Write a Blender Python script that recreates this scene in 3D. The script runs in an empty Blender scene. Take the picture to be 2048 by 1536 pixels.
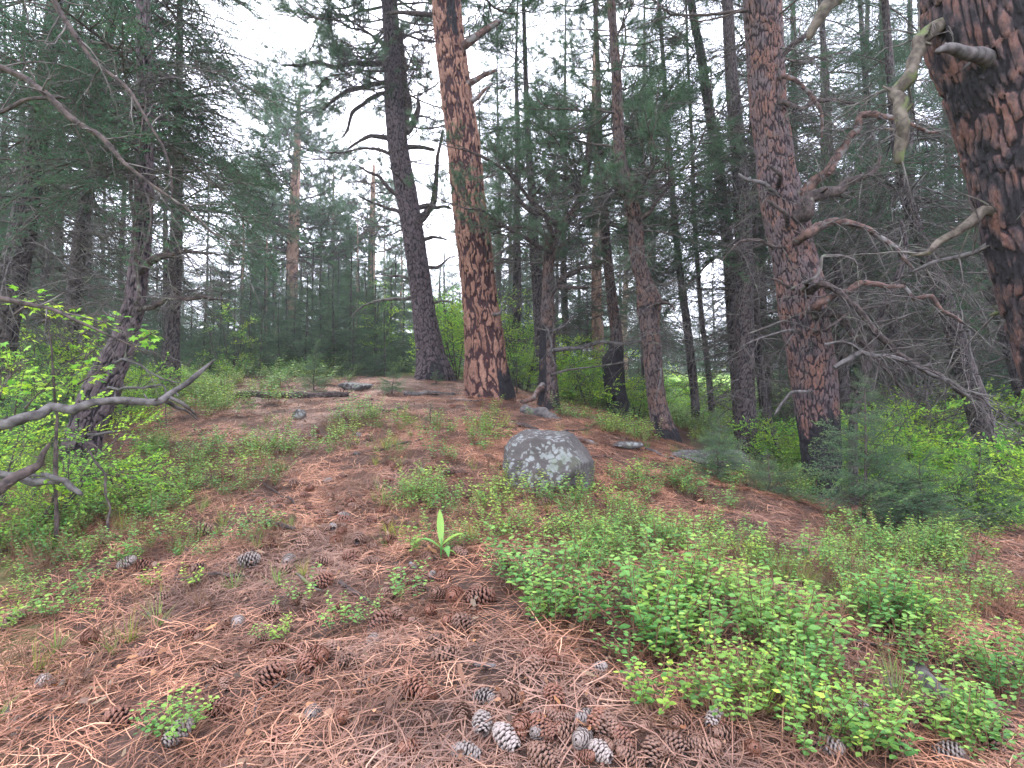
import bpy, math, random
import numpy as np
from mathutils import Vector

# ------------------------------------------------------------------ camera, world, sun, exposure
S = bpy.context.scene
F = 1220.0            # focal length in pixels of the 2048 px wide photograph
PITCH = math.radians(1.5)
CZ = 1.5
cam_data = bpy.data.cameras.new('camera')
cam = bpy.data.objects.new('camera', cam_data)
S.collection.objects.link(cam)
cam_data.sensor_width = 36.0
cam_data.lens = 36.0 * F / 2048.0
cam_data.clip_start = 0.05
cam_data.clip_end = 900.0
cam.location = (0, 0, CZ)
cam.rotation_euler = (math.pi / 2 + PITCH, 0, 0)
S.camera = cam

SUN_EL, SUN_AZ = 47.0, -17.0      # azimuth measured from +Y towards +X
W = bpy.data.worlds.new('World')
S.world = W
W.use_nodes = True
nt = W.node_tree
nt.nodes.clear()
out = nt.nodes.new('ShaderNodeOutputWorld')
bg = nt.nodes.new('ShaderNodeBackground')
bg.inputs['Strength'].default_value = 0.15
sky = nt.nodes.new('ShaderNodeTexSky')
sky.sky_type = 'NISHITA'
sky.sun_disc = False
sky.sun_elevation = math.radians(SUN_EL)
sky.sun_rotation = math.radians(SUN_AZ)
sky.dust_density = 2.0
tcw = nt.nodes.new('ShaderNodeTexCoord')
nz = nt.nodes.new('ShaderNodeTexNoise')
nz.inputs['Scale'].default_value = 2.4
nz.inputs['Detail'].default_value = 5.0
rp = nt.nodes.new('ShaderNodeValToRGB')
rp.color_ramp.elements[0].position = 0.30
rp.color_ramp.elements[0].color = (0.62, 0.62, 0.62, 1)
rp.color_ramp.elements[1].position = 0.62
rp.color_ramp.elements[1].color = (1, 1, 1, 1)
mx = nt.nodes.new('ShaderNodeMix')
mx.data_type = 'RGBA'
mx.inputs['B'].default_value = (8.5, 8.7, 10.2, 1)     # the overcast cloud sheet
nt.links.new(tcw.outputs['Generated'], nz.inputs['Vector'])
nt.links.new(nz.outputs['Fac'], rp.inputs['Fac'])
nt.links.new(rp.outputs['Color'], mx.inputs['Factor'])
nt.links.new(sky.outputs['Color'], mx.inputs['A'])
nt.links.new(mx.outputs['Result'], bg.inputs['Color'])
nt.links.new(bg.outputs[0], out.inputs['Surface'])

sd = bpy.data.lights.new('sun', 'SUN')
sd.energy = 1.5
sd.angle = math.radians(14)
sd.color = (1.0, 0.96, 0.9)
sun = bpy.data.objects.new('sun', sd)
S.collection.objects.link(sun)
_d = Vector((math.sin(math.radians(SUN_AZ)) * math.cos(math.radians(SUN_EL)),
             math.cos(math.radians(SUN_AZ)) * math.cos(math.radians(SUN_EL)), math.sin(math.radians(SUN_EL))))
sun.rotation_euler = _d.to_track_quat('Z', 'Y').to_euler()

S.view_settings.view_transform = 'Standard'
S.view_settings.look = 'None'
S.view_settings.gamma = 1.0
S.view_settings.use_curve_mapping = False
S.view_settings.exposure = 2.25

S.render.engine = 'CYCLES'
S.cycles.max_bounces = 5
S.cycles.diffuse_bounces = 4
S.cycles.glossy_bounces = 1
S.cycles.transmission_bounces = 2
S.cycles.transparent_max_bounces = 4
S.cycles.volume_bounces = 0
S.cycles.caustics_reflective = False
S.cycles.caustics_refractive = False
S.cycles.use_adaptive_sampling = True
S.cycles.adaptive_threshold = 0.02
S.cycles.use_denoising = True

rng = np.random.default_rng(7)
random.seed(7)
COL = S.collection

# ------------------------------------------------------------------ numpy noise
def _h(i, j, k):
    n = (i.astype(np.int64) * 73856093) ^ (j.astype(np.int64) * 19349663) ^ (k.astype(np.int64) * 83492791)
    n &= 0xffffffff
    n = ((n ^ (n >> 13)) * 1274126177) & 0xffffffff
    n = ((n ^ (n >> 15)) * 668265263) & 0xffffffff
    return ((n ^ (n >> 16)) & 0xffff) / 65535.0

def vnoise(x, y, z=None):
    x = np.asarray(x, float); y = np.asarray(y, float)
    z = np.zeros_like(x) if z is None else np.asarray(z, float)
    i, j, k = np.floor(x), np.floor(y), np.floor(z)
    u, v, w = x - i, y - j, z - k
    u, v, w = u * u * (3 - 2 * u), v * v * (3 - 2 * v), w * w * (3 - 2 * w)
    r = 0
    for a in (0, 1):
        for b in (0, 1):
            for c in (0, 1):
                r = r + _h(i + a, j + b, k + c) * (u if a else 1 - u) * (v if b else 1 - v) * (w if c else 1 - w)
    return r

def fbm(x, y, z=None, o=4):
    r, a, t = 0, 1.0, 0
    z = np.zeros_like(np.asarray(x, float)) if z is None else z
    for q in range(o):
        r = r + a * vnoise(np.asarray(x) * 2 ** q + 17 * q, np.asarray(y) * 2 ** q + 5 * q, np.asarray(z) * 2 ** q)
        t += a; a *= 0.5
    return r / t

def sstep(a, b, x):
    t = np.clip((x - a) / (b - a), 0, 1)
    return t * t * (3 - 2 * t)

def voronoi(u, v, a, b, nu, seed=0):
    """u wraps after nu cells of width a; cells a wide, b tall. Returns F1, F2 (cell units) and the cell's random number."""
    cu, cv = u / a, v / b
    iu, iv = np.floor(cu), np.floor(cv)
    f1 = np.full(cu.shape, 9.0); f2 = np.full(cu.shape, 9.0); r = np.zeros(cu.shape)
    for di in (-1, 0, 1):
        for dj in (-1, 0, 1):
            ci, cj = iu + di, iv + dj
            wi = np.mod(ci, nu)
            px = ci + 0.15 + 0.7 * _h(wi, cj, np.full_like(ci, 3 + seed))
            py = cj + 0.1 + 0.8 * _h(wi, cj, np.full_like(ci, 11 + seed))
            d = np.sqrt((px - cu) ** 2 + (py - cv) ** 2)
            q = _h(wi, cj, np.full_like(ci, 29 + seed))
            near = d < f1
            f2 = np.where(near, f1, np.minimum(f2, d))
            r = np.where(near, q, r)
            f1 = np.where(near, d, f1)
    return f1, f2, r

# ------------------------------------------------------------------ pixel rays and terrain
CP, SP = math.cos(PITCH), math.sin(PITCH)

def pt(px, py, d):
    """the place at depth d (metres along world Y) that the photograph shows at pixel px, py"""
    a, b = (px - 1024) / F, (768 - py) / F
    y = CP - b * SP
    z = SP + b * CP
    return np.array([a / y * d, d, CZ + z / y * d])

_ctrl = [
    (-250, 1536, 1.9), (0, 1536, 1.7), (512, 1536, 1.55), (1024, 1536, 1.5), (1536, 1536, 1.5), (2048, 1536, 1.6), (2300, 1536, 1.8),
    (0, 1300, 2.4), (512, 1300, 2.15), (1024, 1300, 2.05), (1536, 1300, 2.05), (2048, 1300, 2.3),
    (0, 1150, 3.2), (512, 1150, 2.9), (1024, 1150, 2.75), (1536, 1150, 2.85), (2048, 1150, 3.5), (2300, 1180, 3.5),
    (-200, 1040, 4.0), (0, 1020, 4.2), (300, 1000, 4.1), (700, 1000, 4.0), (1024, 1000, 3.95), (1400, 1010, 4.3), (1640, 1000, 5.9), (2048, 1040, 6.5),
    (150, 925, 5.0), (512, 900, 5.3), (850, 895, 5.2), (1100, 900, 5.0), (1350, 905, 5.9), (1560, 960, 7.0), (2020, 1010, 7.2),
    (0, 900, 7.0), (300, 830, 6.8), (600, 830, 6.9), (900, 832, 6.8), (1150, 845, 7.0),
    (300, 775, 10), (500, 788, 8.6), (720, 788, 8.6), (978, 793, 8.8), (1097, 815, 8.5), (1240, 828, 9.5), (1333, 883, 7.5), (1495, 905, 8.0),
    (600, 762, 11), (866, 757, 11), (400, 745, 13.5), (700, 745, 13.5), (1000, 765, 13), (150, 800, 12), (-200, 830, 11),
    (1150, 800, 13), (1280, 830, 12), (1394, 875, 11), (1440, 860, 15), (1800, 905, 11), (1650, 900, 12), (2100, 960, 10), (2400, 1000, 9),
    (1420, 830, 20), (1200, 790, 20), (1420, 790, 30), (1300, 755, 40), (1600, 760, 45), (1900, 850, 22), (2200, 850, 25), (2000, 760, 45),
    (600, 745, 20), (200, 760, 22), (-300, 770, 22), (900, 755, 20), (200, 750, 40), (700, 745, 40), (1000, 750, 40),
]
_cp = np.array([pt(*c) for c in _ctrl] + [[-2, 0, .2], [0, .3, .28], [2, 0, .15], [-4, 1.5, .2], [4, 1.5, .1], [0, -3, .15], [-6, -4, .1], [6, -4, .0],
                                          [-60, 60, 4.], [0, 70, 5.], [60, 60, 4.], [-40, 0, 0], [40, 0, -1.], [0, -40, 0]])

def _phi(r2):
    return 0.5 * r2 * np.log(r2 + 1e-9)
_n = len(_cp)
_A = np.zeros((_n + 3, _n + 3))
_A[:_n, :_n] = _phi(((_cp[:, None, :2] - _cp[None, :, :2]) ** 2).sum(-1)) + np.diag(0.12 * (1 + 0.2 * _cp[:, 1] ** 2))
_A[:_n, _n] = 1; _A[:_n, _n + 1:] = _cp[:, :2]
_A[_n, :_n] = 1; _A[_n + 1:, :_n] = _cp[:, :2].T
_w = np.linalg.solve(_A, np.concatenate([_cp[:, 2], np.zeros(3)]))

def H(x, y):
    x = np.asarray(x, float); y = np.asarray(y, float)
    sh = x.shape
    xf, yf = x.ravel(), y.ravel()
    o = np.zeros(xf.shape)
    for s in range(0, len(xf), 20000):
        a, b = xf[s:s + 20000], yf[s:s + 20000]
        r2 = (a[:, None] - _cp[None, :, 0]) ** 2 + (b[:, None] - _cp[None, :, 1]) ** 2
        o[s:s + 20000] = _phi(r2) @ _w[:_n] + _w[_n] + _w[_n + 1] * a + _w[_n + 2] * b
    near = np.clip(1.6 - np.hypot(xf, yf) / 40, 0.3, 1)
    o += 0.12 * (fbm(xf * 1.1, yf * 1.1, None, 3) - .5) + 0.075 * (fbm(xf * 5 + 9, yf * 5, None, 3) - .5) * near
    far = sstep(55, 90, np.hypot(xf, yf))
    o = o * (1 - far) + far * (3 + 0.02 * np.hypot(xf, yf))
    return o.reshape(sh)

def gpts(px, py, dmax=70.0):
    """where the rays of pixels px, py first meet the ground"""
    px = np.atleast_1d(np.asarray(px, float)); py = np.atleast_1d(np.asarray(py, float))
    a, b = (px - 1024) / F, (768 - py) / F
    ry = CP - b * SP
    ux, uz = a / ry, (SP + b * CP) / ry
    ds = np.geomspace(1.0, dmax, 160)
    hit = np.full(px.shape, dmax); done = np.zeros(px.shape, bool); prev = np.zeros(px.shape) + 1.0
    for d in ds:
        below = (CZ + uz * d) < H(ux * d, np.full(px.shape, d))
        new = below & ~done
        lo = prev.copy(); hi = np.full(px.shape, d)
        if new.any():
            for _ in range(8):
                m = (lo + hi) / 2
                bl = (CZ + uz * m) < H(ux * m, m)
                hi = np.where(bl, m, hi); lo = np.where(bl, lo, m)
            hit = np.where(new, (lo + hi) / 2, hit)
            done |= new
        prev = np.where(done, prev, d)
    return np.stack([ux * hit, hit, H(ux * hit, hit)], 1)

def gpt(px, py):
    return gpts([px], [py])[0]

# ------------------------------------------------------------------ materials
def new_mat(name):
    m = bpy.data.materials.new(name); m.use_nodes = True
    m.node_tree.nodes.clear()
    return m, m.node_tree

def N(t, typ, **kw):
    n = t.nodes.new(typ)
    for k, v in kw.items():
        if k.startswith('i_'):
            key = k[2:]
            n.inputs[int(key) if key.isdigit() else key].default_value = v
        else:
            setattr(n, k, v)
    return n

def mixc(t, fac, a, b, blend='MIX'):
    m = N(t, 'ShaderNodeMix', data_type='RGBA', blend_type=blend)
    for sock, v in (('Factor', fac), ('A', a), ('B', b)):
        if hasattr(v, 'is_linked') or hasattr(v, 'links'):
            t.links.new(v, m.inputs[sock])
        elif sock == 'Factor':
            m.inputs[sock].default_value = v
        else:
            m.inputs[sock].default_value = (*v, 1)
    return m.outputs['Result']

def attr(t, name):
    return N(t, 'ShaderNodeAttribute', attribute_name=name).outputs['Fac']

def posn(t, scale, detail=3.0, scl=None, rough=0.5, obj=False):
    if obj:
        v = N(t, 'ShaderNodeTexCoord').outputs['Object']
    else:
        v = N(t, 'ShaderNodeNewGeometry').outputs['Position']
    if scl:
        mp = N(t, 'ShaderNodeMapping'); mp.inputs['Scale'].default_value = scl
        t.links.new(v, mp.inputs['Vector']); v = mp.outputs[0]
    n = N(t, 'ShaderNodeTexNoise', i_Scale=scale, i_Detail=detail, i_Roughness=rough)
    t.links.new(v, n.inputs['Vector'])
    return n.outputs['Fac']

def ramp(t, fac, stops):
    r = N(t, 'ShaderNodeValToRGB')
    cr = r.color_ramp
    while len(cr.elements) < len(stops):
        cr.elements.new(0.5)
    for e, (p, c) in zip(cr.elements, stops):
        e.position = p; e.color = (*c, 1) if len(c) == 3 else c
    t.links.new(fac, r.inputs['Fac'])
    return r.outputs['Color']

def g(v):
    return (v, v, v)

def finish(t, col, rough=0.9, spec=0.2, transl=0.0, bump=None, bstr=0.4, bdist=0.01):
    o = N(t, 'ShaderNodeOutputMaterial')
    if spec > 0:
        p = N(t, 'ShaderNodeBsdfPrincipled', i_Roughness=rough)
        p.inputs['Specular IOR Level'].default_value = spec
        t.links.new(col, p.inputs['Base Color'])
    else:
        p = N(t, 'ShaderNodeBsdfDiffuse')
        t.links.new(col, p.inputs['Color'])
    if bump is not None:
        bn = N(t, 'ShaderNodeBump', i_Strength=bstr, i_Distance=bdist)
        t.links.new(bump, bn.inputs['Height']); t.links.new(bn.outputs[0], p.inputs['Normal'])
    sh = p.outputs[0]
    if transl > 0:
        tr = N(t, 'ShaderNodeBsdfTranslucent')
        t.links.new(col, tr.inputs['Color'])
        ms = N(t, 'ShaderNodeMixShader', i_0=transl)
        t.links.new(sh, ms.inputs[1]); t.links.new(tr.outputs[0], ms.inputs[2])
        sh = ms.outputs[0]
    t.links.new(sh, o.inputs['Surface'])

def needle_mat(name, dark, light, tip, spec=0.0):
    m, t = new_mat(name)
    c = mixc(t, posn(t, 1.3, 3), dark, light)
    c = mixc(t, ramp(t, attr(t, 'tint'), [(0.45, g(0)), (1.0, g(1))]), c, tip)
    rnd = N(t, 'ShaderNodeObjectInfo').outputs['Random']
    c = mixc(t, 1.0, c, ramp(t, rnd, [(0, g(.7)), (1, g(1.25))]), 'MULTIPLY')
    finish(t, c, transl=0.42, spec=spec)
    return m

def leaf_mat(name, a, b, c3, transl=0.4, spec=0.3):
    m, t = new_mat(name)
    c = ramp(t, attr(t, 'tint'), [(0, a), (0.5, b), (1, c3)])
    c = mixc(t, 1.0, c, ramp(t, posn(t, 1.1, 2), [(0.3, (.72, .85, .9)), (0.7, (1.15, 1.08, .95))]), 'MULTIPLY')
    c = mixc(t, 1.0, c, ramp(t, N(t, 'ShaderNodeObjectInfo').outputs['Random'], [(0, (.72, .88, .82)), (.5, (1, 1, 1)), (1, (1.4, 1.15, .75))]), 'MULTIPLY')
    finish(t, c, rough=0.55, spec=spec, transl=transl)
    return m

def wood_mat(name, a, b, lichen=None, lf=0.5, scl=None, bump=True, scale=14):
    m, t = new_mat(name)
    n1 = posn(t, scale, 4, scl)
    c = mixc(t, ramp(t, n1, [(0.35, g(0)), (0.65, g(1))]), a, b)
    if lichen:
        l = posn(t, 9, 4)
        c = mixc(t, ramp(t, l, [(lf, g(0)), (lf + 0.08, g(1))]), c, lichen)
    finish(t, c, spec=0.15, rough=0.85, bump=n1 if bump else None, bstr=0.5, bdist=0.01)
    return m

def bark_mat(name, furrow, pa, pb, char=(0.016, 0.014, 0.016), grey=None):
    m, t = new_mat(name)
    pl, rn, ch = attr(t, 'plate'), attr(t, 'rnd'), attr(t, 'char')
    fine = posn(t, 60, 4, (1, 1, .45), .65)
    med = posn(t, 8, 5, (1, 1, .6), .6)
    a = N(t, 'ShaderNodeMath', operation='ADD'); t.links.new(rn, a.inputs[0]); t.links.new(fine, a.inputs[1])
    h = N(t, 'ShaderNodeMath', operation='MULTIPLY', i_1=0.5); t.links.new(a.outputs[0], h.inputs[0])
    c = mixc(t, ramp(t, h.outputs[0], [(0.25, g(0)), (0.75, g(1))]), pa, pb)
    if grey:
        c = mixc(t, ramp(t, med, [(0.40, g(0)), (0.56, g(.85))]), c, grey)
    c = mixc(t, 1.0, c, ramp(t, fine, [(0.3, g(.6)), (0.7, g(1.15))]), 'MULTIPLY')
    e = N(t, 'ShaderNodeMath', operation='MULTIPLY_ADD', i_1=0.35, i_2=-0.17); t.links.new(fine, e.inputs[0])
    f = N(t, 'ShaderNodeMath', operation='ADD'); t.links.new(pl, f.inputs[0]); t.links.new(e.outputs[0], f.inputs[1])
    c = mixc(t, ramp(t, f.outputs[0], [(0.28, g(0)), (0.62, g(1))]), furrow, c)
    q = N(t, 'ShaderNodeMath', operation='MULTIPLY_ADD', i_1=1.3, i_2=-0.65); t.links.new(med, q.inputs[0])
    s = N(t, 'ShaderNodeMath', operation='ADD'); t.links.new(ch, s.inputs[0]); t.links.new(q.outputs[0], s.inputs[1])
    c = mixc(t, ramp(t, s.outputs[0], [(0.42, g(0)), (0.58, g(1))]), c, char)
    finish(t, c, spec=0.2, rough=0.85, bump=fine, bstr=0.7, bdist=0.012)
    return m

MAT = {}
MAT['fir'] = needle_mat('fir_needles', (.038, .090, .052), (.065, .145, .072), (.15, .27, .08))
MAT['fir_soft'] = needle_mat('young_fir_needles', (.080, .185, .098), (.125, .26, .11), (.32, .48, .11))
MAT['pine'] = needle_mat('pine_needles', (.065, .120, .078), (.10, .165, .09), (.14, .21, .10))
MAT['dead_needles'] = needle_mat('dead_needles', (.30, .11, .04), (.36, .15, .06), (.4, .2, .09))
MAT['leaf'] = leaf_mat('shrub_leaves', (.085, .19, .065), (.155, .31, .08), (.33, .48, .11))
MAT['leaf_far'] = leaf_mat('tree_leaves', (.13, .29, .06), (.25, .46, .075), (.42, .62, .10), spec=0)
MAT['maple'] = leaf_mat('maple_leaves', (.16, .36, .05), (.28, .50, .05), (.42, .60, .07), transl=.5)
MAT['grass'] = leaf_mat('grass_blades', (.20, .17, .09), (.14, .22, .06), (.2, .32, .07), transl=.25, spec=0)
MAT['twig'] = wood_mat('twig_bark', (.045, .034, .03), (.10, .08, .07), bump=False)
MAT['dead'] = wood_mat('dead_wood', (.040, .033, .031), (.13, .115, .105), (.13, .145, .10), 0.60, bump=False)
MAT['grey_wood'] = wood_mat('weathered_wood', (.036, .031, .030), (.115, .104, .100), scl=(1, 1, 1), scale=22)
MAT['limb'] = wood_mat('limb_bark', (.020, .016, .015), (.078, .058, .052), (.14, .135, .115), 0.64, scale=26)
MAT['limb_red'] = wood_mat('red_limb_bark', (.035, .024, .023), (.135, .080, .065), (.14, .13, .125), 0.52, scale=20)
MAT['mossy'] = wood_mat('mossy_limb_bark', (.04, .032, .026), (.12, .10, .08), (.095, .112, .048), 0.54, scale=26)
MAT['stem'] = wood_mat('shrub_stem', (.10, .055, .035), (.20, .12, .07), bump=False)
MAT['bark_orange'] = bark_mat('ponderosa_bark', (.036, .016, .017), (.145, .070, .052), (.30, .165, .118))
MAT['bark_red'] = bark_mat('red_plated_bark', (.022, .015, .017), (.080, .046, .042), (.21, .108, .080), grey=(.105, .085, .090))
MAT['bark_near'] = bark_mat('charred_red_bark', (.016, .011, .013), (.070, .037, .034), (.165, .082, .063), grey=(.09, .072, .078))
MAT['bark_mid'] = bark_mat('brown_plated_bark', (.022, .016, .017), (.065, .042, .038), (.15, .088, .066), grey=(.09, .072, .07))
MAT['bark_dark'] = bark_mat('dark_plated_bark', (.014, .011, .014), (.062, .044, .047), (.13, .10, .105))
MAT['bark_thin'] = bark_mat('dark_fir_bark', (.014, .011, .012), (.050, .039, .038), (.10, .082, .078))
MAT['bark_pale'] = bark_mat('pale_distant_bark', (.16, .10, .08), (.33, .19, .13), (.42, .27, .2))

def _litter():
    m, t = new_mat('needle_litter')
    c = ramp(t, attr(t, 'tint'), [(0, (.08, .040, .029)), (0.45, (.24, .118, .075)), (.8, (.41, .220, .135)), (1, (.58, .36, .23))])
    n = posn(t, .9, 4)
    c = mixc(t, ramp(t, n, [(0.52, g(0)), (0.66, g(.6))]), c, (.17, .125, .108))
    n2 = posn(t, 2.6, 3)
    c = mixc(t, 1.0, c, ramp(t, n2, [(0.34, (.40, .33, .31)), (0.56, (1.12, 1.0, .95))]), 'MULTIPLY')
    finish(t, c, spec=0.25, rough=0.6)
    return m
MAT['litter'] = _litter()

def _ground():
    m, t = new_mat('forest_floor')
    gr = attr(t, 'green')
    c = ramp(t, posn(t, 34, 6, None, .7), [(0.3, (.030, .019, .015)), (0.5, (.085, .046, .034)), (0.7, (.19, .10, .066))])
    c = mixc(t, ramp(t, posn(t, 3.2, 4), [(0.42, g(0)), (0.6, g(.65))]), c, (.055, .040, .033))
    gg = ramp(t, posn(t, 5, 6, None, .7), [(0.3, (.08, .15, .04)), (0.5, (.20, .34, .07)), (0.7, (.38, .52, .12))])
    c = mixc(t, gr, c, gg)
    finish(t, c, spec=0.1, rough=0.95, bump=posn(t, 55, 5, None, .7), bstr=0.9, bdist=0.02)
    return m
MAT['ground'] = _ground()

def _rock():
    m, t = new_mat('lichened_rock')
    base = mixc(t, posn(t, 7, 6, None, .6, True), (.026, .023, .023), (.095, .083, .077))
    v = N(t, 'ShaderNodeTexVoronoi', i_Scale=26.0); v.feature = 'F1'
    tc = N(t, 'ShaderNodeTexCoord')
    dn = N(t, 'ShaderNodeTexNoise', i_Scale=16.0, i_Detail=3.0)
    t.links.new(tc.outputs['Object'], dn.inputs['Vector'])
    mm = N(t, 'ShaderNodeMix', data_type='RGBA', i_Factor=.10)
    mm.blend_type = 'ADD'
    t.links.new(tc.outputs['Object'], mm.inputs['A']); t.links.new(dn.outputs['Color'], mm.inputs['B'])
    t.links.new(mm.outputs['Result'], v.inputs['Vector'])
    sub = N(t, 'ShaderNodeMath', operation='MULTIPLY_ADD', i_1=0.9, i_2=0.02)
    t.links.new(posn(t, 4.2, 4, None, .6, True), sub.inputs[0])
    lt = N(t, 'ShaderNodeMath', operation='SUBTRACT')
    t.links.new(sub.outputs[0], lt.inputs[0]); t.links.new(v.outputs['Distance'], lt.inputs[1])
    spots = ramp(t, lt.outputs[0], [(0.0, g(0)), (0.16, g(.9))])
    up = attr(t, 'lichen')
    f = mixc(t, 1.0, spots, up, 'MULTIPLY')
    lc = mixc(t, posn(t, 30, 4, None, .6, True), (.11, .118, .112), (.24, .255, .245))
    c = mixc(t, f, base, lc)
    ms = posn(t, 3.3, 4, None, .6, True)
    c = mixc(t, ramp(t, ms, [(0.6, g(0)), (0.7, g(.7))]), c, (.06, .085, .03))
    finish(t, c, spec=0.25, rough=0.85, bump=posn(t, 40, 6, None, .7, True), bstr=0.6, bdist=0.012)
    return m
MAT['rock'] = _rock()

def _cone(name, a, b, tip):
    m, t = new_mat(name)
    c = mixc(t, ramp(t, attr(t, 'tint'), [(0.35, g(0)), (0.9, g(1))]), a, tip)
    c = mixc(t, 1.0, c, ramp(t, N(t, 'ShaderNodeObjectInfo').outputs['Random'], [(0, g(.75)), (1, g(1.2))]), 'MULTIPLY')
    finish(t, c, spec=0.3, rough=0.55)
    return m
MAT['cone_brown'] = _cone('brown_cone_scale', (.024, .009, .008), None, (.15, .064, .040))
MAT['cone_grey'] = _cone('grey_cone_scale', (.024, .016, .015), None, (.205, .168, .150))
MAT['cone_dark'] = _cone('dark_cone_scale', (.018, .010, .009), None, (.15, .08, .055))

# ------------------------------------------------------------------ mesh builder
def unit(v):
    return v / (np.linalg.norm(v, axis=-1, keepdims=True) + 1e-12)

class MB:
    def __init__(s):
        s.V, s.f3, s.f4, s.m3, s.m4, s.n = [], [], [], [], [], 0
        s.A = {}
    def add(s, v, f, mat=0, **attrs):
        v = np.asarray(v, float).reshape(-1, 3); f = np.asarray(f, int)
        for k in set(list(s.A) + list(attrs)):
            if k not in s.A:
                s.A[k] = [np.full(s.n, .5)] if s.n else []
            x = attrs.get(k, .5)
            s.A[k].append(np.broadcast_to(np.asarray(x, float), (len(v),)).copy())
        (s.f3 if f.shape[1] == 3 else s.f4).append(f + s.n)
        (s.m3 if f.shape[1] == 3 else s.m4).append(np.full(len(f), mat))
        s.V.append(v); s.n += len(v)
    def faces_only(s, f, mat=0, off=None):
        f = np.asarray(f, int)
        (s.f3 if f.shape[1] == 3 else s.f4).append(f)
        (s.m3 if f.shape[1] == 3 else s.m4).append(np.full(len(f), mat))
    def tube(s, P, R, sides=6, mat=0, cap=True, tint=.5):
        P = np.asarray(P, float); n = len(P); R = np.broadcast_to(np.asarray(R, float), (n,))
        T = unit(np.gradient(P, axis=0))
        nrm = np.cross(T[0], [0, 0, 1.0])
        if np.linalg.norm(nrm) < .1:
            nrm = np.cross(T[0], [1.0, 0, 0])
        Ns = []
        for i in range(n):
            nrm = nrm - T[i] * (nrm @ T[i]); nrm = nrm / (np.linalg.norm(nrm) + 1e-9)
            Ns.append(nrm)
        Ns = np.array(Ns); B = np.cross(T, Ns)
        th = np.arange(sides) / sides * 2 * np.pi
        V = P[:, None] + R[:, None, None] * (np.cos(th)[None, :, None] * Ns[:, None] + np.sin(th)[None, :, None] * B[:, None])
        i = np.arange(n - 1)[:, None] * sides; j = np.arange(sides)[None]; k = (j + 1) % sides
        f = np.stack([i + j, i + k, i + k + sides, i + j + sides], -1).reshape(-1, 4)
        base = s.n
        s.add(V.reshape(-1, 3), f, mat, tint=tint)
        if cap and sides > 3:
            s.faces_only([[base, base + a + 1, base + a] for a in range(1, sides - 1)], mat)
            last = base + (n - 1) * sides
            s.faces_only([[last, last + a, last + a + 1] for a in range(1, sides - 1)], mat)
    def sticks(s, A, B, ra, rb, mat=0, tint=.5):
        A, B = np.asarray(A, float), np.asarray(B, float); n = len(A)
        if n == 0:
            return
        T = unit(B - A); ref = np.where(np.abs(T[:, 2:3]) > .9, [[1.0, 0, 0]], [[0, 0, 1.0]])
        U = unit(np.cross(T, ref)); Wv = np.cross(T, U)
        ra = np.broadcast_to(ra, (n,)); rb = np.broadcast_to(rb, (n,))
        vs = []
        for (P, r) in ((A, ra), (B, rb)):
            for q in range(3):
                a = q * 2.0944
                vs.append(P + r[:, None] * (math.cos(a) * U + math.sin(a) * Wv))
        V = np.stack(vs, 1).reshape(-1, 3)
        o = (np.arange(n) * 6)[:, None]
        f = np.concatenate([np.concatenate([o + a, o + b, o + b + 3, o + a + 3], 1) for a, b in ((0, 1), (1, 2), (2, 0))])
        s.add(V, f, mat, tint=tint)
    def tris(s, P, D, Wv, mat=0, tint=.5):
        n = len(P)
        V = np.stack([P - Wv, P + Wv, P + D], 1).reshape(-1, 3)
        f = np.arange(n * 3).reshape(-1, 3)
        s.add(V, f, mat, tint=np.repeat(np.broadcast_to(tint, (n,)), 3))
    def leaves(s, P, D, Nn, L, Wd, mat=0, tint=.5, fold=.25, droop=.2):
        """ovate folded leaves: base P, unit direction D, unit normal Nn, length L, width Wd"""
        n = len(P); D = unit(D); Sd = unit(np.cross(D, Nn)); Nn = np.cross(Sd, D)
        L = np.broadcast_to(L, (n,))[:, None]; Wd = np.broadcast_to(Wd, (n,))[:, None]
        b = P; tip = P + D * L - Nn * L * droop; m = P + D * L * .5 - Nn * Wd * fold
        l1 = P + D * L * .38 + Sd * Wd * .5; r1 = P + D * L * .38 - Sd * Wd * .5
        l2 = P + D * L * .72 + Sd * Wd * .38 - Nn * L * droop * .4; r2 = P + D * L * .72 - Sd * Wd * .38 - Nn * L * droop * .4
        V = np.stack([b, l1, l2, tip, r2, r1, m], 1).reshape(-1, 3)
        o = (np.arange(n) * 7)[:, None]
        q = np.concatenate([np.concatenate([o, o + 1, o + 2, o + 6], 1)[:, :4]])
        f = np.concatenate([np.concatenate([o + a for a in t3], 1) for t3 in ((0, 6, 1), (1, 6, 2), (2, 6, 3), (3, 6, 4), (4, 6, 5), (5, 6, 0))])
        s.add(V, f, mat, tint=np.repeat(np.broadcast_to(tint, (n,)), 7))
    def build(s, name, mats, smooth=True):
        me = bpy.data.meshes.new(name)
        V = np.concatenate(s.V)
        me.vertices.add(len(V)); me.vertices.foreach_set('co', V.ravel())
        f3 = np.concatenate(s.f3) if s.f3 else np.zeros((0, 3), int)
        f4 = np.concatenate(s.f4) if s.f4 else np.zeros((0, 4), int)
        lv = np.concatenate([f3.ravel(), f4.ravel()])
        me.loops.add(len(lv)); me.loops.foreach_set('vertex_index', lv.astype(np.int32))
        ls = np.concatenate([np.arange(len(f3)) * 3, len(f3) * 3 + np.arange(len(f4)) * 4])
        me.polygons.add(len(ls)); me.polygons.foreach_set('loop_start', ls.astype(np.int32))
        mi = np.concatenate([np.concatenate(s.m3) if s.m3 else np.zeros(0), np.concatenate(s.m4) if s.m4 else np.zeros(0)])
        me.polygons.foreach_set('material_index', mi.astype(np.int32))
        me.polygons.foreach_set('use_smooth', np.full(len(ls), smooth))
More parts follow.
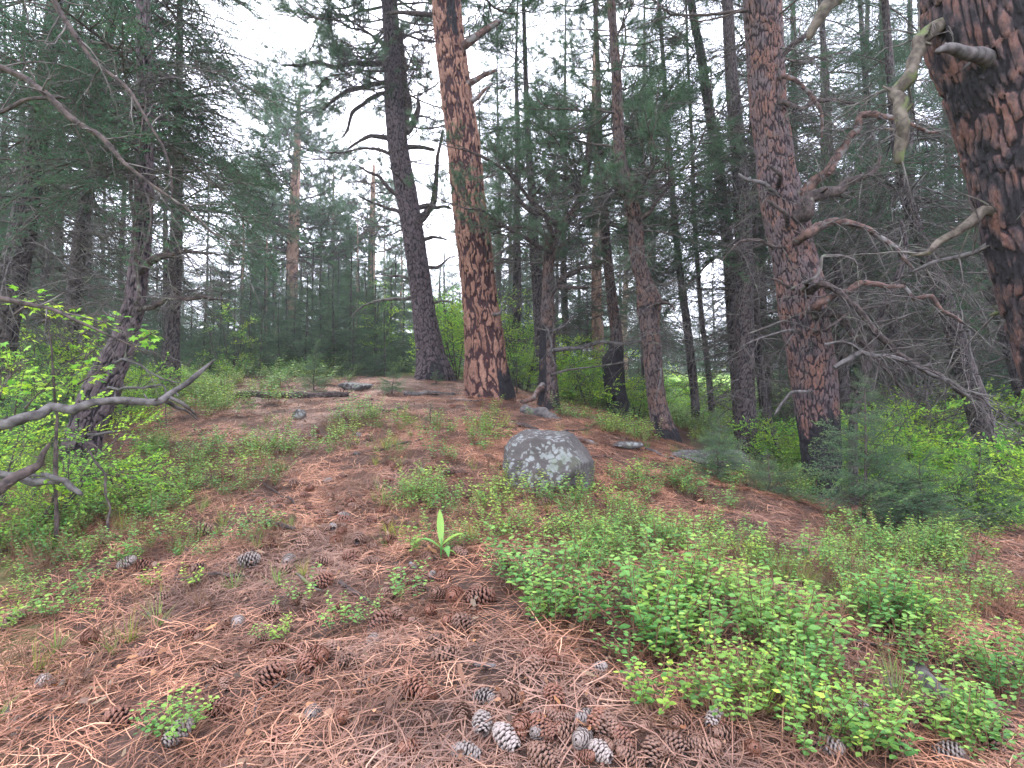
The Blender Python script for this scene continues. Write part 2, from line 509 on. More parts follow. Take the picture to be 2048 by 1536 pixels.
        for k, a in s.A.items():
            at = me.attributes.new(k, 'FLOAT', 'POINT'); at.data.foreach_set('value', np.concatenate(a).astype(np.float32))
        for m in mats:
            me.materials.append(MAT[m])
        me.update()
        return me

def link(name, data, parent=None, **props):
    o = bpy.data.objects.new(name, data)
    COL.objects.link(o)
    if parent is not None:
        o.parent = parent
    for k, v in props.items():
        if v is not None:
            o[k] = v
    return o

def thing(name, label, cat, loc, group=None):
    o = link(name, None, label=label, category=cat, group=group)
    o.location = [float(c) for c in loc]
    o.empty_display_size = 0.2
    return o

def dup(root, loc, rotz, scale=1.0, label=None, group=None):
    def cp(o, par):
        c = o.copy(); COL.objects.link(c); c.parent = par
        for ch in kids[o.name]:
            cp(ch, c)
        return c
    kids = {}
    def walk(o):
        kids[o.name] = [c for c in PENDING.get(o.name, [])]
        for c in kids[o.name]:
            walk(c)
    walk(root)
    r = cp(root, None)
    r.location = [float(c) for c in loc]; r.rotation_euler = (0, 0, rotz); r.scale = (scale,) * 3 if np.isscalar(scale) else scale
    if label: r['label'] = label
    if group: r['group'] = group
    return r
PENDING = {}
def part(name, data, parent, **props):
    o = link(name, data, parent, **props)
    PENDING.setdefault(parent.name, []).append(o)
    return o

ORD = ('first second third fourth fifth sixth seventh eighth ninth tenth eleventh twelfth thirteenth fourteenth fifteenth sixteenth seventeenth '
       'eighteenth nineteenth twentieth').split()
def ordinal(i):
    i = int(i)
    if i < 20:
        return ORD[i]
    tens = {2: 'twenty', 3: 'thirty', 4: 'forty', 5: 'fifty', 6: 'sixty', 7: 'seventy', 8: 'eighty', 9: 'ninety'}[(i + 1) // 10]
    u = (i + 1) % 10
    return (tens[:-1] + 'ieth') if u == 0 else tens + '-' + ORD[u - 1]

# ------------------------------------------------------------------ foliage pieces (instanced into crowns)
def interp_path(P, n):
    P = np.asarray(P, float)
    d = np.concatenate([[0], np.cumsum(np.linalg.norm(np.diff(P, axis=0), axis=1))])
    t = np.linspace(0, d[-1], n)
    # Catmull-like smoothing through the points
    idx = np.clip(np.searchsorted(d, t, side='right') - 1, 0, len(P) - 2)
    u = ((t - d[idx]) / (d[idx + 1] - d[idx]))[:, None]
    P0 = P[np.maximum(idx - 1, 0)]; P1 = P[idx]; P2 = P[idx + 1]; P3 = P[np.minimum(idx + 2, len(P) - 1)]
    return .5 * ((2 * P1) + (-P0 + P2) * u + (2 * P0 - 5 * P1 + 4 * P2 - P3) * u ** 2 + (-P0 + 3 * P1 - 3 * P2 + P3) * u ** 3)

def fir_bough(seed, L, live, needle='fir', step=.05, sub=.055, nl=.026, nw=.0022, nn=8, sag=.35, tipk=.5):
    r = np.random.default_rng(seed); mb = MB()
    s = np.linspace(0, 1, 12)
    main = np.stack([L * s, .05 * L * np.sin(s * 4 + seed) * s, L * (.12 * s - sag * s ** 2)], 1)
    mb.tube(main, np.interp(s, [0, 1], [.011 * L / 1.6 + .002, .0015]), 5 if not live else 4, 0, False)
    SA, SB = [], []      # needle-bearing segments
    seg0, seg1, rr0, rr1 = [], [], [], []
    k = 0; x = .10 if live else .12
    while x < .98:
        side = 1 if k % 2 else -1
        p = np.array([np.interp(x, s, main[:, q]) for q in range(3)])
        l = .44 * L * (1 - x) ** .75 * min(1, x / .22 + .35) * r.uniform(.65, 1.15) + .05
        if not live and r.random() < .25: l *= .3
        ang = math.radians(r.uniform(45, 70)); el = r.normal(-.05, .22)
        d = unit(np.array([math.cos(ang), side * math.sin(ang), el]))
        curl = r.uniform(-.3, .1) if live else r.uniform(-.75, .1)
        m = max(3, int(l / .09) + 2)
        q = np.linspace(0, 1, m)[:, None]
        sp = p + d * l * q + np.array([.22, 0, 0]) * l * q ** 2 + np.array([0, 0, curl * .5]) * l * q ** 2 + r.normal(0, .012 * l, (m, 3)) * q
        seg0.append(sp[:-1]); seg1.append(sp[1:])
        ra = .0045 * (l / .5) + .0012
        rv = np.linspace(ra, .001, m); rr0.append(rv[:-1]); rr1.append(rv[1:])
        if live and l > .03:
            SA.append(sp[:-1]); SB.append(sp[1:])
        y = .12
        j = 0
        while y < .95:
            js = 1 if j % 2 else -1
            b = np.array([np.interp(y, q[:, 0], sp[:, c]) for c in range(3)])
            dd = unit(sp[-1] - sp[0]); sd = unit(np.cross(dd, [0, 0, 1.0])) * js
            t = unit(dd * r.uniform(.5, .9) + sd * .8 + np.array([0, 0, r.normal(-.12 if live else -.3, .3)]))
            tl = (.05 + .26 * l * (1 - y)) * r.uniform(.5, 1.2)
            e1 = b + t * tl * .55
            e2 = e1 + unit(t + np.array([.25, 0, -.12 if live else -.4])) * tl * .45
            if live:
                seg0.append(b[None]); seg1.append(e2[None]); rr0.append([.0014]); rr1.append([.0008])
                SA.append(b[None]); SB.append(e2[None])
            elif r.random() < .8:
                seg0.append(np.array([b, e1])); seg1.append(np.array([e1, e2])); rr0.append([.0019, .0014]); rr1.append([.0014, .0008])
            y += sub / l * r.uniform(.7, 1.3); j += 1
        x += step / L * r.uniform(.6, 1.4); k += 1
    mb.sticks(np.concatenate(seg0), np.concatenate(seg1), np.concatenate(rr0), np.concatenate(rr1), 0)
    if live:
        A, B = np.concatenate(SA), np.concatenate(SB)
        A = np.repeat(A, nn, 0); B = np.repeat(B, nn, 0)
        n = len(A); u = r.random((n, 1)); P = A + (B - A) * u
        T = unit(B - A); sd = unit(np.cross(T, [0, 0, 1.0])); up = np.cross(sd, T)
        a = r.uniform(-.5, 3.64, n)[:, None]      # mostly sideways and up
        D = unit(T * .55 + sd * np.cos(a) + up * np.sin(a) * .7) * nl * r.uniform(.7, 1.2, (n, 1))
        Wv = unit(np.cross(D, r.normal(size=(n, 3)))) * nw
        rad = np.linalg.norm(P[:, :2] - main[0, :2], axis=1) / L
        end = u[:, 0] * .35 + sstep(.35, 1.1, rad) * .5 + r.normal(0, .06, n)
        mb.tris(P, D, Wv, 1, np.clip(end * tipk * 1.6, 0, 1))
    return mb.build('fir_bough' if live else 'dead_bough', ['dead' if not live else 'twig', needle])

def pine_bough(seed, L, live=True, ntuft=60, nlen=.15):
    r = np.random.default_rng(seed); mb = MB()
    s = np.linspace(0, 1, 10)
    wob = np.cumsum(r.normal(0, .035, (10, 3)), 0) * L
    main = np.stack([L * s * .95, 0 * s, L * (-.08 * s + .22 * s ** 3)], 1) + wob * s[:, None]
    mb.tube(main, np.interp(s, [0, 1], [.02 * L / 1.6, .005]), 5, 0, False)
    tips = [(main[-1], unit(main[-1] - main[-2]))]
    for k in range(11 if live else 14):
        x = r.uniform(.25, .97)
        p = np.array([np.interp(x, s, main[:, q]) for q in range(3)])
        side = 1 if k % 2 else -1
        l = L * (.18 + .28 * (1 - x)) * r.uniform(.6, 1.3)
        d = unit(np.array([r.uniform(.3, 1), side * r.uniform(.5, 1.2), r.normal(.1, .35)]))
        m = 6; q = np.linspace(0, 1, m)[:, None]
        sp = p + d * l * q + np.array([.05, 0, .35 if live else r.uniform(-.6, .2)]) * l * q ** 2 + np.cumsum(r.normal(0, .035 * l, (m, 3)), 0)
        mb.tube(sp, np.linspace(.0085, .004 if live else .0015, m), 4, 0, False)
        tips.append((sp[-1], unit(sp[-1] - sp[-2])))
        for w in range(r.integers(2, 5)):
            y = r.uniform(.3, .95); b = np.array([np.interp(y, q[:, 0], sp[:, c]) for c in range(3)])
            t = unit(d + r.normal(0, .65, 3) + np.array([0, 0, .25 if live else -.1]))
            e = b + t * l * r.uniform(.2, .42)
            mid = (b + e) / 2 + r.normal(0, .012, 3)
            mb.tube(np.array([b, mid, e]), [.005, .004, .0035 if live else .001], 4, 0, False)
            tips.append((e, unit(e - mid)))
    if live:
        C = np.repeat(np.array([a for a, b in tips]), ntuft, 0); D0 = np.repeat(np.array([b for a, b in tips]), ntuft, 0)
        n = len(C)
        C = C - D0 * r.uniform(0, .09, (n, 1))
        rnd = unit(r.normal(size=(n, 3))); perp = unit(rnd - D0 * (rnd * D0).sum(1, keepdims=True))
        sp = r.uniform(.15, 1.25, (n, 1))
        D = unit(D0 * np.cos(sp) + perp * np.sin(sp)) * nlen * r.uniform(.7, 1.1, (n, 1))
        D[:, 2] -= .012
        Wv = unit(np.cross(D, r.normal(size=(n, 3)))) * .0016
        mb.tris(C, D, Wv, 1, np.clip(r.normal(.4, .3, n), 0, 1))
    return mb.build('pine_bough', ['twig', 'pine'])

def leafy_bough(seed, L, nleaf=120, ls=.04, mat='leaf_far'):
    r = np.random.default_rng(seed); mb = MB()
    P, D = [], []
    s = np.linspace(0, 1, 7)[:, None]
    main = np.array([L, 0, .12 * L]) * s + np.array([0, 0, -.25 * L]) * s ** 2 + np.cumsum(r.normal(0, .02 * L, (7, 3)), 0)
    mb.tube(main, np.linspace(.007, .002, 7), 4, 0, False)
    tw = [(main[i], main[min(i + 1, 6)] - main[i]) for i in range(2, 7)]
    for k in range(14):
        i = r.integers(1, 7); p = main[i]
        d = unit(np.array([.7, r.uniform(-1, 1), r.uniform(-.3, .7)])); l = L * r.uniform(.2, .45)
        e = p + d * l
        mb.tube(np.array([p, (p + e) / 2 + [0, 0, .01], e]), [.0032, .0024, .0014], 3, 0, False)
        n = int(nleaf / 14)
        u = np.linspace(.2, 1, n)[:, None]
        P.append(p + d * l * u); D.append(unit(d + r.normal(0, .9, (n, 3))))
    P, D = np.concatenate(P), np.concatenate(D); n = len(P)
    D[:, 2] *= .4
    mb.leaves(P, D, unit(np.array([0, 0, 1.0]) + r.normal(0, .4, (n, 3))), ls * r.uniform(.6, 1.3, n), ls * .72 * r.uniform(.7, 1.2, n), 1, r.random(n))
    return mb.build('leafy_bough', ['twig', mat])

def lobed(mb, P, D, Nn, L, mat, tint):
    """one lobed maple leaf each: fan of eleven points"""
    ang = np.radians([-150, -105, -80, -48, -25, 0, 25, 48, 80, 105, 150]); rad = np.array([.45, .85, .5, 1.0, .55, 1.15, .55, 1.0, .5, .85, .45])
    D = unit(D); Sd = unit(np.cross(D, Nn)); Nn = np.cross(Sd, D)
    for i in range(len(P)):
        c = P[i] + D[i] * L[i] * .5
        v = [c] + [c + (D[i] * math.cos(a) + Sd[i] * math.sin(a)) * q * L[i] * .5 - Nn[i] * L[i] * .12 * q for a, q in zip(ang, rad)]
        mb.add(np.array(v), [[0, k, k + 1] for k in range(1, 11)], mat, tint=tint[i])

def shrublet_parts(seed, h, nst, ls, leafmat='leaf', spread=.8):
    """returns (stem mesh, foliage mesh)"""
    r = np.random.default_rng(seed); a, b = MB(), MB()
    P, D, NN, Ls, Ti = [], [], [], [], []
    for k in range(nst):
        az = r.uniform(0, 6.283); lean = r.uniform(.1, spread)
        l = h * r.uniform(.6, 1.15)
        d = np.array([math.cos(az) * lean, math.sin(az) * lean, 1.0])
        s = np.linspace(0, 1, 5)[:, None]
        base = np.array([math.cos(az), math.sin(az), 0]) * r.uniform(0, .25 * h)
        st = base + d * l * s / np.linalg.norm(d) * np.array([1, 1, 1]) + np.cumsum(r.normal(0, .03 * l, (5, 3)), 0) * s
        st[0, 2] -= .03
        a.tube(st, np.linspace(.0022, .001, 5), 4, 0, False)
        m = max(4, int(l / .032))
        for j in range(m):
            t = .42 + .58 * j / (m - 1)
            p = np.array([np.interp(t, s[:, 0], st[:, c]) for c in range(3)])
            for sg in (0, math.pi):
                a2 = j * 1.7 + sg + r.uniform(-.4, .4)
                dd = np.array([math.cos(a2), math.sin(a2), r.uniform(-.05, .55)])
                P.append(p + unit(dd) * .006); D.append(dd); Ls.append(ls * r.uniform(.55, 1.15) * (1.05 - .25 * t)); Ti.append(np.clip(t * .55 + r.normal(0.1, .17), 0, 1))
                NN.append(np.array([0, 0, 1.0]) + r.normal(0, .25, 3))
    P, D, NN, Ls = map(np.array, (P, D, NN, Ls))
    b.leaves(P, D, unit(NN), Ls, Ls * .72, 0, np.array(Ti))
    return a.build('shrub_stems', ['stem']), b.build('shrub_leaves', [leafmat], smooth=False)

def join_meshes(ms):
    """one mesh out of several builder meshes (stem + foliage) for the uncountable ground cover"""
    mb = MB(); mats = []
    for m in ms:
        n = len(m.vertices); v = np.empty(n * 3); m.vertices.foreach_get('co', v)
        t = np.empty(n); m.attributes['tint'].data.foreach_get('value', t)
        f3, f4 = [], []
        for p in m.polygons:
            (f3 if len(p.vertices) == 3 else f4).append(list(p.vertices))
        base = mb.n
        mats.append(m.materials[0].name)
        if f3:
            mb.add(v, f3, len(mats) - 1, tint=t)
            if f4: mb.faces_only(np.array(f4) + base, len(mats) - 1)
        else:
            mb.add(v, f4, len(mats) - 1, tint=t)
    me = mb.build('cover_clump', [])
    for k in mats:
        me.materials.append(bpy.data.materials[k])
    return me

def litter_patch(seed, n, rad, ln=.16, w=.0013):
    r = np.random.default_rng(seed); mb = MB()
    c = np.sqrt(r.random(n)) * rad; a = r.uniform(0, 6.283, n)
    C = np.stack([c * np.cos(a), c * np.sin(a), r.uniform(-.004, .018, n)], 1)
    az = r.normal(r.uniform(0, 3.14), 1.1, n)
    D = np.stack([np.cos(az), np.sin(az), r.normal(0, .10, n)], 1); Sd = np.stack([-np.sin(az), np.cos(az), r.normal(0, .35, n)], 1)
    Sd = unit(Sd)
    L = ln * r.uniform(.55, 1.1, n); cv = r.normal(0, .012, n)
    rings = []
    for q, wf in ((-.5, 1.0), (-.17, 1.0), (.17, .9), (.5, .35)):
        ctr = C + D * (L * q)[:, None] + Sd * (cv * (1 - 4 * q * q))[:, None]
        ctr[:, 2] += np.abs(cv) * .5 * (1 - 4 * q * q)
        rings += [ctr - Sd * w * wf, ctr + Sd * w * wf]
    V = np.stack(rings, 1).reshape(-1, 3)
    o = (np.arange(n) * 8)[:, None]
    f = np.concatenate([np.concatenate([o + 2 * k, o + 2 * k + 1, o + 2 * k + 3, o + 2 * k + 2], 1) for k in range(3)])
    mb.add(V, f, 0, tint=np.repeat(np.clip(r.normal(.5, .25, n), 0, 1), 8))
    return mb.build('needle_litter_patch', ['litter'])

def grass_tuft(seed, n, h):
    r = np.random.default_rng(seed); mb = MB()
    az = r.uniform(0, 6.283, n); ln = r.uniform(.2, 1.2, n); l = h * r.uniform(.5, 1.2, n)
    B = np.stack([np.cos(az), np.sin(az), 0 * az], 1) * (r.random(n) * .02)[:, None]
    D = unit(np.stack([np.cos(az) * ln, np.sin(az) * ln, np.ones(n)], 1)); Sd = np.stack([-np.sin(az), np.cos(az), 0 * az], 1)
    rings = []
    for q, wf in ((0, 1), (.5, .8), (1, .1)):
        c = B + D * (l * q)[:, None] - np.array([0, 0, 1.0]) * (l * ln * .35 * q * q)[:, None]
        rings += [c - Sd * .0013 * wf, c + Sd * .0013 * wf]
    V = np.stack(rings, 1).reshape(-1, 3); o = (np.arange(n) * 6)[:, None]
    f = np.concatenate([np.concatenate([o + 2 * k, o + 2 * k + 1, o + 2 * k + 3, o + 2 * k + 2], 1) for k in range(2)])
    mb.add(V, f, 0, tint=np.repeat(np.clip(r.normal(.35, .35, n), 0, 1), 6))
    return mb.build('grass_tuft', ['grass'])

PROTO = []      # [(mesh, kind)]
KIND = {}
def reg(kind, me):
    KIND.setdefault(kind, []).append(len(PROTO)); PROTO.append(me)

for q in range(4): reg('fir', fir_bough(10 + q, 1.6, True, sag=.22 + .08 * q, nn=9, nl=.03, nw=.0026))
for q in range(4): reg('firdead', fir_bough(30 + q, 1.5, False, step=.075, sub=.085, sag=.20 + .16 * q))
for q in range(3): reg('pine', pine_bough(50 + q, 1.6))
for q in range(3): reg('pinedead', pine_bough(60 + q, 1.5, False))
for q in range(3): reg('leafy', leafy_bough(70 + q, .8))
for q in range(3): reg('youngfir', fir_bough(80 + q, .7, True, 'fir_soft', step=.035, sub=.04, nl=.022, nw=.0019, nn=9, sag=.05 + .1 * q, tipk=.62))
KIND['firy'] = KIND['fir'][:1] + KIND['youngfir']
for q in range(6): reg('litter', litter_patch(90 + q, 95, .19))
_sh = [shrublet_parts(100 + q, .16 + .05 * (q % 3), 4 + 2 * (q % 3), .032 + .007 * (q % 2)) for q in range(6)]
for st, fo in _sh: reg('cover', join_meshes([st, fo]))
for q in range(3): reg('grass', grass_tuft(120 + q, 36, .16))
def dry_stems(seed):
    r = np.random.default_rng(seed); mb = MB(); n = 9
    for k in range(n):
        az = r.uniform(0, 6.28); l = r.uniform(.07, .2); e = np.array([math.cos(az) * r.uniform(.1, .7), math.sin(az) * r.uniform(.1, .7), 1]) * l
        p = np.array([r.normal(0, .03), r.normal(0, .03), -.01]); m = p + e * .5 + r.normal(0, .006, 3)
        mb.tube(np.array([p, m, p + e]), [.0017, .0013, .0007], 3, 0, False)
        for w in range(3):
            s0 = p + e * r.uniform(.4, .9); mb.sticks([s0], [s0 + unit(e / l + r.normal(0, .7, 3)) * r.uniform(.02, .06)], [.0009], [.0005], 0)
    return mb.build('dry_stems', ['stem'])
for q in range(3): reg('grass', dry_stems(140 + q))
for q in range(2): reg('coarse', leafy_bough(130 + q, .9, 110, .06))

def proto_group():
    ng = bpy.data.node_groups.new('boughs_on_points', 'GeometryNodeTree')
    ng.interface.new_socket('Geometry', in_out='INPUT', socket_type='NodeSocketGeometry')
    ng.interface.new_socket('Geometry', in_out='OUTPUT', socket_type='NodeSocketGeometry')
    gi = ng.nodes.new('NodeGroupInput'); go = ng.nodes.new('NodeGroupOutput')
    def named(name, typ):
        n = ng.nodes.new('GeometryNodeInputNamedAttribute'); n.data_type = typ; n.inputs['Name'].default_value = name
        return n.outputs['Attribute']
    kind = named('kind_index', 'INT'); rot = named('rot', 'FLOAT_VECTOR'); scl = named('scl', 'FLOAT')
    e2r = ng.nodes.new('FunctionNodeEulerToRotation'); ng.links.new(rot, e2r.inputs[0])
    join = ng.nodes.new('GeometryNodeJoinGeometry')
    for i, me in enumerate(PROTO):
        ob = bpy.data.objects.new('foliage_piece', me)
        oi = ng.nodes.new('GeometryNodeObjectInfo'); oi.inputs['Object'].default_value = ob
        cmpn = ng.nodes.new('FunctionNodeCompare'); cmpn.data_type = 'INT'; cmpn.operation = 'EQUAL'
        ng.links.new(kind, cmpn.inputs['A'] if cmpn.inputs['A'].type == 'INT' else cmpn.inputs[2])
        cmpn.inputs[3].default_value = i
        iop = ng.nodes.new('GeometryNodeInstanceOnPoints')
        ng.links.new(gi.outputs[0], iop.inputs['Points']); ng.links.new(cmpn.outputs[0], iop.inputs['Selection'])
        ng.links.new(oi.outputs['Geometry'], iop.inputs['Instance']); ng.links.new(e2r.outputs[0], iop.inputs['Rotation'])
        ng.links.new(scl, iop.inputs['Scale']); ng.links.new(iop.outputs[0], join.inputs[0])
    ng.links.new(join.outputs[0], go.inputs[0])
    return ng
NG = proto_group()

def euler_from(X, up):
    """XYZ eulers that turn local x onto X and keep local z near up"""
    X = unit(X); Y = unit(np.cross(up, X)); Z = np.cross(X, Y)
    ry = np.arcsin(np.clip(-X[:, 2], -1, 1)); rz = np.arctan2(X[:, 1], X[:, 0]); rx = np.arctan2(Y[:, 2], Z[:, 2])
    return np.stack([rx, ry, rz], 1)

def points_mesh(name, P, R, Sc, K):
    me = bpy.data.meshes.new(name)
    me.vertices.add(len(P)); me.vertices.foreach_set('co', np.asarray(P, float).ravel())
    a = me.attributes.new('rot', 'FLOAT_VECTOR', 'POINT'); a.data.foreach_set('vector', np.asarray(R, np.float32).ravel())
    a = me.attributes.new('scl', 'FLOAT', 'POINT'); a.data.foreach_set('value', np.asarray(Sc, np.float32))
    a = me.attributes.new('kind_index', 'INT', 'POINT'); a.data.foreach_set('value', np.asarray(K, np.int32))
    me.update()
    return me

def scatter_obj(name, me, parent=None, **props):
    o = part(name, me, parent, **props) if parent is not None else link(name, me, **props)
    m = o.modifiers.new('boughs', 'NODES'); m.node_group = NG
    return o

PLEN = {'firy': 1.2, 'fir': 1.6, 'firdead': 1.5, 'pine': 1.6, 'pinedead': 1.5, 'leafy': .8, 'youngfir': .7, 'coarse': .9}
def crown_points(path, rad, specs, seed):
    """path (n,3), specs: (kind, z0, z1, n, r0, r1, pitch, az0, az1)"""
    r = np.random.default_rng(seed)
    PP, RR, SS, KK = [], [], [], []
    for sp in specs:
        kind, z0, z1, n, r0, r1, pitch = sp[:7]
        a0, a1 = (sp[7], sp[8]) if len(sp) > 7 else (0, 360)
        u = r.random(n); z = z0 + (z1 - z0) * u
        c = np.stack([np.interp(z, path[:, 2], path[:, q]) for q in range(2)], 1)
        az = np.radians(r.uniform(a0, a1, n)); pt_ = np.radians(r.normal(pitch, 17, n))
        X = np.stack([np.cos(az) * np.cos(pt_), np.sin(az) * np.cos(pt_), np.sin(pt_)], 1)
        rr = np.interp(z, path[:, 2], rad)
        P = np.stack([c[:, 0], c[:, 1], z], 1) + X * (rr * .8)[:, None]
        sc = (r0 + (r1 - r0) * u) / PLEN[kind] * r.uniform(.65, 1.2, n)
        up = np.array([0, 0, 1.0]) + r.normal(0, .42, (n, 3))
        PP.append(P); RR.append(euler_from(X, up)); SS.append(sc); KK.append(r.choice(KIND[kind], n))
    return np.concatenate(PP), np.concatenate(RR), np.concatenate(SS), np.concatenate(KK)

# ------------------------------------------------------------------ the ground
def warp(n, lo, hi, k):
    a = np.linspace(np.arcsinh(lo * k), np.arcsinh(hi * k), n)
    return np.sinh(a) / k

def build_ground():
    xs = warp(400, -110, 110, 1.1)
    ys = 1.5 + warp(430, -40, 150, 1.0)
    X, Y = np.meshgrid(xs, ys)
    Z = H(X, Y)
    mb = MB()
    n, m = len(xs), len(ys)
    i = np.arange(m - 1)[:, None] * n + np.arange(n - 1)[None]
    f = np.stack([i, i + 1, i + n + 1, i + n], -1).reshape(-1, 4)
    # greener valley floor and meadow, bare needle litter on the mound
    gr = sstep(11, 15, Y) * 0.5 + sstep(0, 3, X - 0.05 * Y) * sstep(10.5, 13, Y + .3 * X) * .7 + sstep(-.2, -1.2, X + .62 * Y) * .6
    gr = gr + .35 * (fbm(X * .8, Y * .8) - .5) * (gr > .05)
    mb.add(np.stack([X, Y, Z], -1).reshape(-1, 3), f, 0, green=np.clip(gr, 0, 1).ravel())
    return link('forest_floor', mb.build('forest_floor', ['ground']), kind='structure')
build_ground()

# ------------------------------------------------------------------ trunks
def trunk_mesh(P, R, mat, sides=24, dv=.03, a=.06, b=.2, amp=.012, edge=.22, flare=0.0, lobes=5, seed=0, char=None, knots=None):
    """P (n,3) relative to the base, R radii; bark plates are displaced geometry"""
    d = np.concatenate([[0], np.cumsum(np.linalg.norm(np.diff(P, axis=0), axis=1))])
    n = max(6, int(d[-1] / dv))
    C = interp_path(P, n); t = np.linspace(0, d[-1], n); rr = np.interp(t, d, R)
    T = unit(np.gradient(C, axis=0))
    ref = np.array([1.0, 0, 0]); U = unit(ref - T * (T @ ref)[:, None]); Vv = np.cross(T, U)
    th = np.arange(sides) / sides * 2 * np.pi
    u, v = np.meshgrid(th, t)
    Rm = R[len(R) // 3]
    nu = max(4, int(round(2 * np.pi * Rm / a))); uu = u / (2 * np.pi) * nu * a
    X0, X1 = np.cos(u), np.sin(u)
    wu = (fbm(X0 * 3 + seed, v * 5, X1 * 3, 4) - .5) * a * 2.6; wv = (fbm(X0 * 4, v * 6 + 40, X1 * 4 + seed, 4) - .5) * b * 1.5
    f1, f2, rn = voronoi(uu + wu, v + wv, a, b, nu, seed)
    e = f2 - f1
    g1, g2, rn2 = voronoi(uu + wu * 1.5, v + wv, a * .5, b * .28, nu * 2, seed + 5)
    fine = fbm(X0 * 14 + seed, v * 16, X1 * 14, 3) - .5
    plate = sstep(.05, edge, e + fine * .42) * (.72 + .28 * rn)
    flake = (rn2 - .5) * .35 * plate
    r = rr[:, None] * (1 + .05 * (fbm(X0 * 1.2 + seed, v * .8, X1 * 1.2, 2) - .5))
    zb = C[:, 2][:, None]
    if flare:
        fl = np.exp(-np.maximum(zb, -.1) / (2.2 * Rm))
        r = r * (1 + flare * fl * (.55 + .45 * np.cos(u * lobes + seed) * np.cos(u * 2 + 1.3 * seed)))
    if knots:
        for (kt, kaz, kr, kh) in knots:
            da = np.angle(np.exp(1j * (u - kaz))) * Rm
            r = r + kh * np.exp(-((da ** 2 + (v - kt) ** 2) / kr ** 2))
    r = r + amp * (plate + flake + .35 * fine) - amp * .5
    V = C[:, None] + r[..., None] * (np.cos(u)[..., None] * U[:, None] + np.sin(u)[..., None] * Vv[:, None])
    i = np.arange(n - 1)[:, None] * sides; j = np.arange(sides)[None]; k = (j + 1) % sides
    f = np.stack([i + j, i + k, i + k + sides, i + j + sides], -1).reshape(-1, 4)
    ch = np.zeros_like(r)
    if char:
        for (z0, z1, az, wd, s) in char:       # burned places: height band, facing, width
            q = sstep(z0 - .12, z0 + .12, zb + .25 * (fbm(X0 * 2, v * 2, X1 * 2) - .5)) * (1 - sstep(z1 - .25, z1 + .25, zb + .5 * (fbm(X0 * 3, v * 2, X1 * 3 + 7) - .5)))
            if wd < 6:
                q = q * (1 - sstep(wd * .6, wd, np.abs(np.angle(np.exp(1j * (u - az))))))
            ch = np.maximum(ch, q * s)
    mb = MB()
    mb.add(V.reshape(-1, 3), f, 0, plate=np.clip(plate, 0, 1).ravel(), rnd=rn2.ravel() * .5 + rn.ravel() * .5, char=ch.ravel())
    me = mb.build('trunk', [mat])
    return me, C, rr

STY = {
    'orange': dict(mat='bark_orange', sides=190, dv=.011, a=.088, b=.40, amp=.030, edge=.46),
    'red': dict(mat='bark_red', sides=160, dv=.010, a=.038, b=.13, amp=.015, edge=.30),
    'near': dict(mat='bark_near', sides=260, dv=.008, a=.036, b=.20, amp=.022, edge=.34),
    'dark': dict(mat='bark_dark', sides=130, dv=.014, a=.05, b=.12, amp=.018, edge=.25),
    'darkred': dict(mat='bark_mid', sides=72, dv=.02, a=.045, b=.12, amp=.014, edge=.25),
    'thin': dict(mat='bark_thin', sides=40, dv=.03, a=.03, b=.07, amp=.007, edge=.3),
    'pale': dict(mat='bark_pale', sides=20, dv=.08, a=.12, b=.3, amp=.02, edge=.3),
}

def px_path(pts, d, lean=0.0):
    """pts: (px, py, width in px) on the photograph, at depth d; lean adds depth per metre of height"""
    P, R = [], []
    for (x, y, w) in pts:
        p = pt(x, y, d)
        dd = d + lean * (p[2] - pt(pts[0][0], pts[0][1], d)[2])
        p = pt(x, y, dd)
        P.append(p); R.append(w / 2 * dd / F)
    return np.array(P), np.array(R)

TREES = {}
def tree(key, label, cat, pts, d, style, top=3.0, crown=(), seed=1, flare=.25, char=None, group=None, knots=None, name='pine_tree', lobes=5, lean=0.0, **kw):
    P, R = px_path(pts, d, lean)
    g0 = P[0].copy(); g0[2] = float(H(P[0][0], P[0][1]))
    foot = P[0] - unit(P[1] - P[0]) * .0; foot[2] = min(P[0][2], g0[2]) - .25
    P = np.concatenate([[foot], P]); R = np.concatenate([[R[0] * 1.05], R])
    if top:
        dr = unit(P[-1] - P[-2]); dr = unit(dr * .5 + np.array([0, 0, .5]))
        for q in (1, 2, 3):
            P = np.concatenate([P, [P[-1] + dr * top / 3]]); R = np.append(R, R[-1] * (.82 if q < 3 else .5))
    base = g0
    P = P - base
    t = thing(name, label, cat, base, group)
    st = dict(STY[style]); st.update(kw)
    me, C, rr = trunk_mesh(P, R, seed=seed, flare=flare, char=char, knots=knots, lobes=lobes, **st)
    part('trunk', me, t)
    if crown:
        crown = [(c_[0], c_[1], c_[2], int(c_[3] * (.78 if c_[0] in ('fir',) else 1.0))) + tuple(c_[4:]) for c_ in crown]
        live = [c for c in crown if c[0] not in ('firdead', 'pinedead')]
        dead = [c for c in crown if c[0] in ('firdead', 'pinedead')]
        if live:
            scatter_obj('crown', points_mesh('crown', *crown_points(C, rr, live, seed)), t, kind='stuff')
        if dead:
            scatter_obj('dead_twigs', points_mesh('dead_twigs', *crown_points(C, rr, dead, seed + 500)), t, kind='stuff')
    TREES[key] = (t, C, rr, base)
    return t

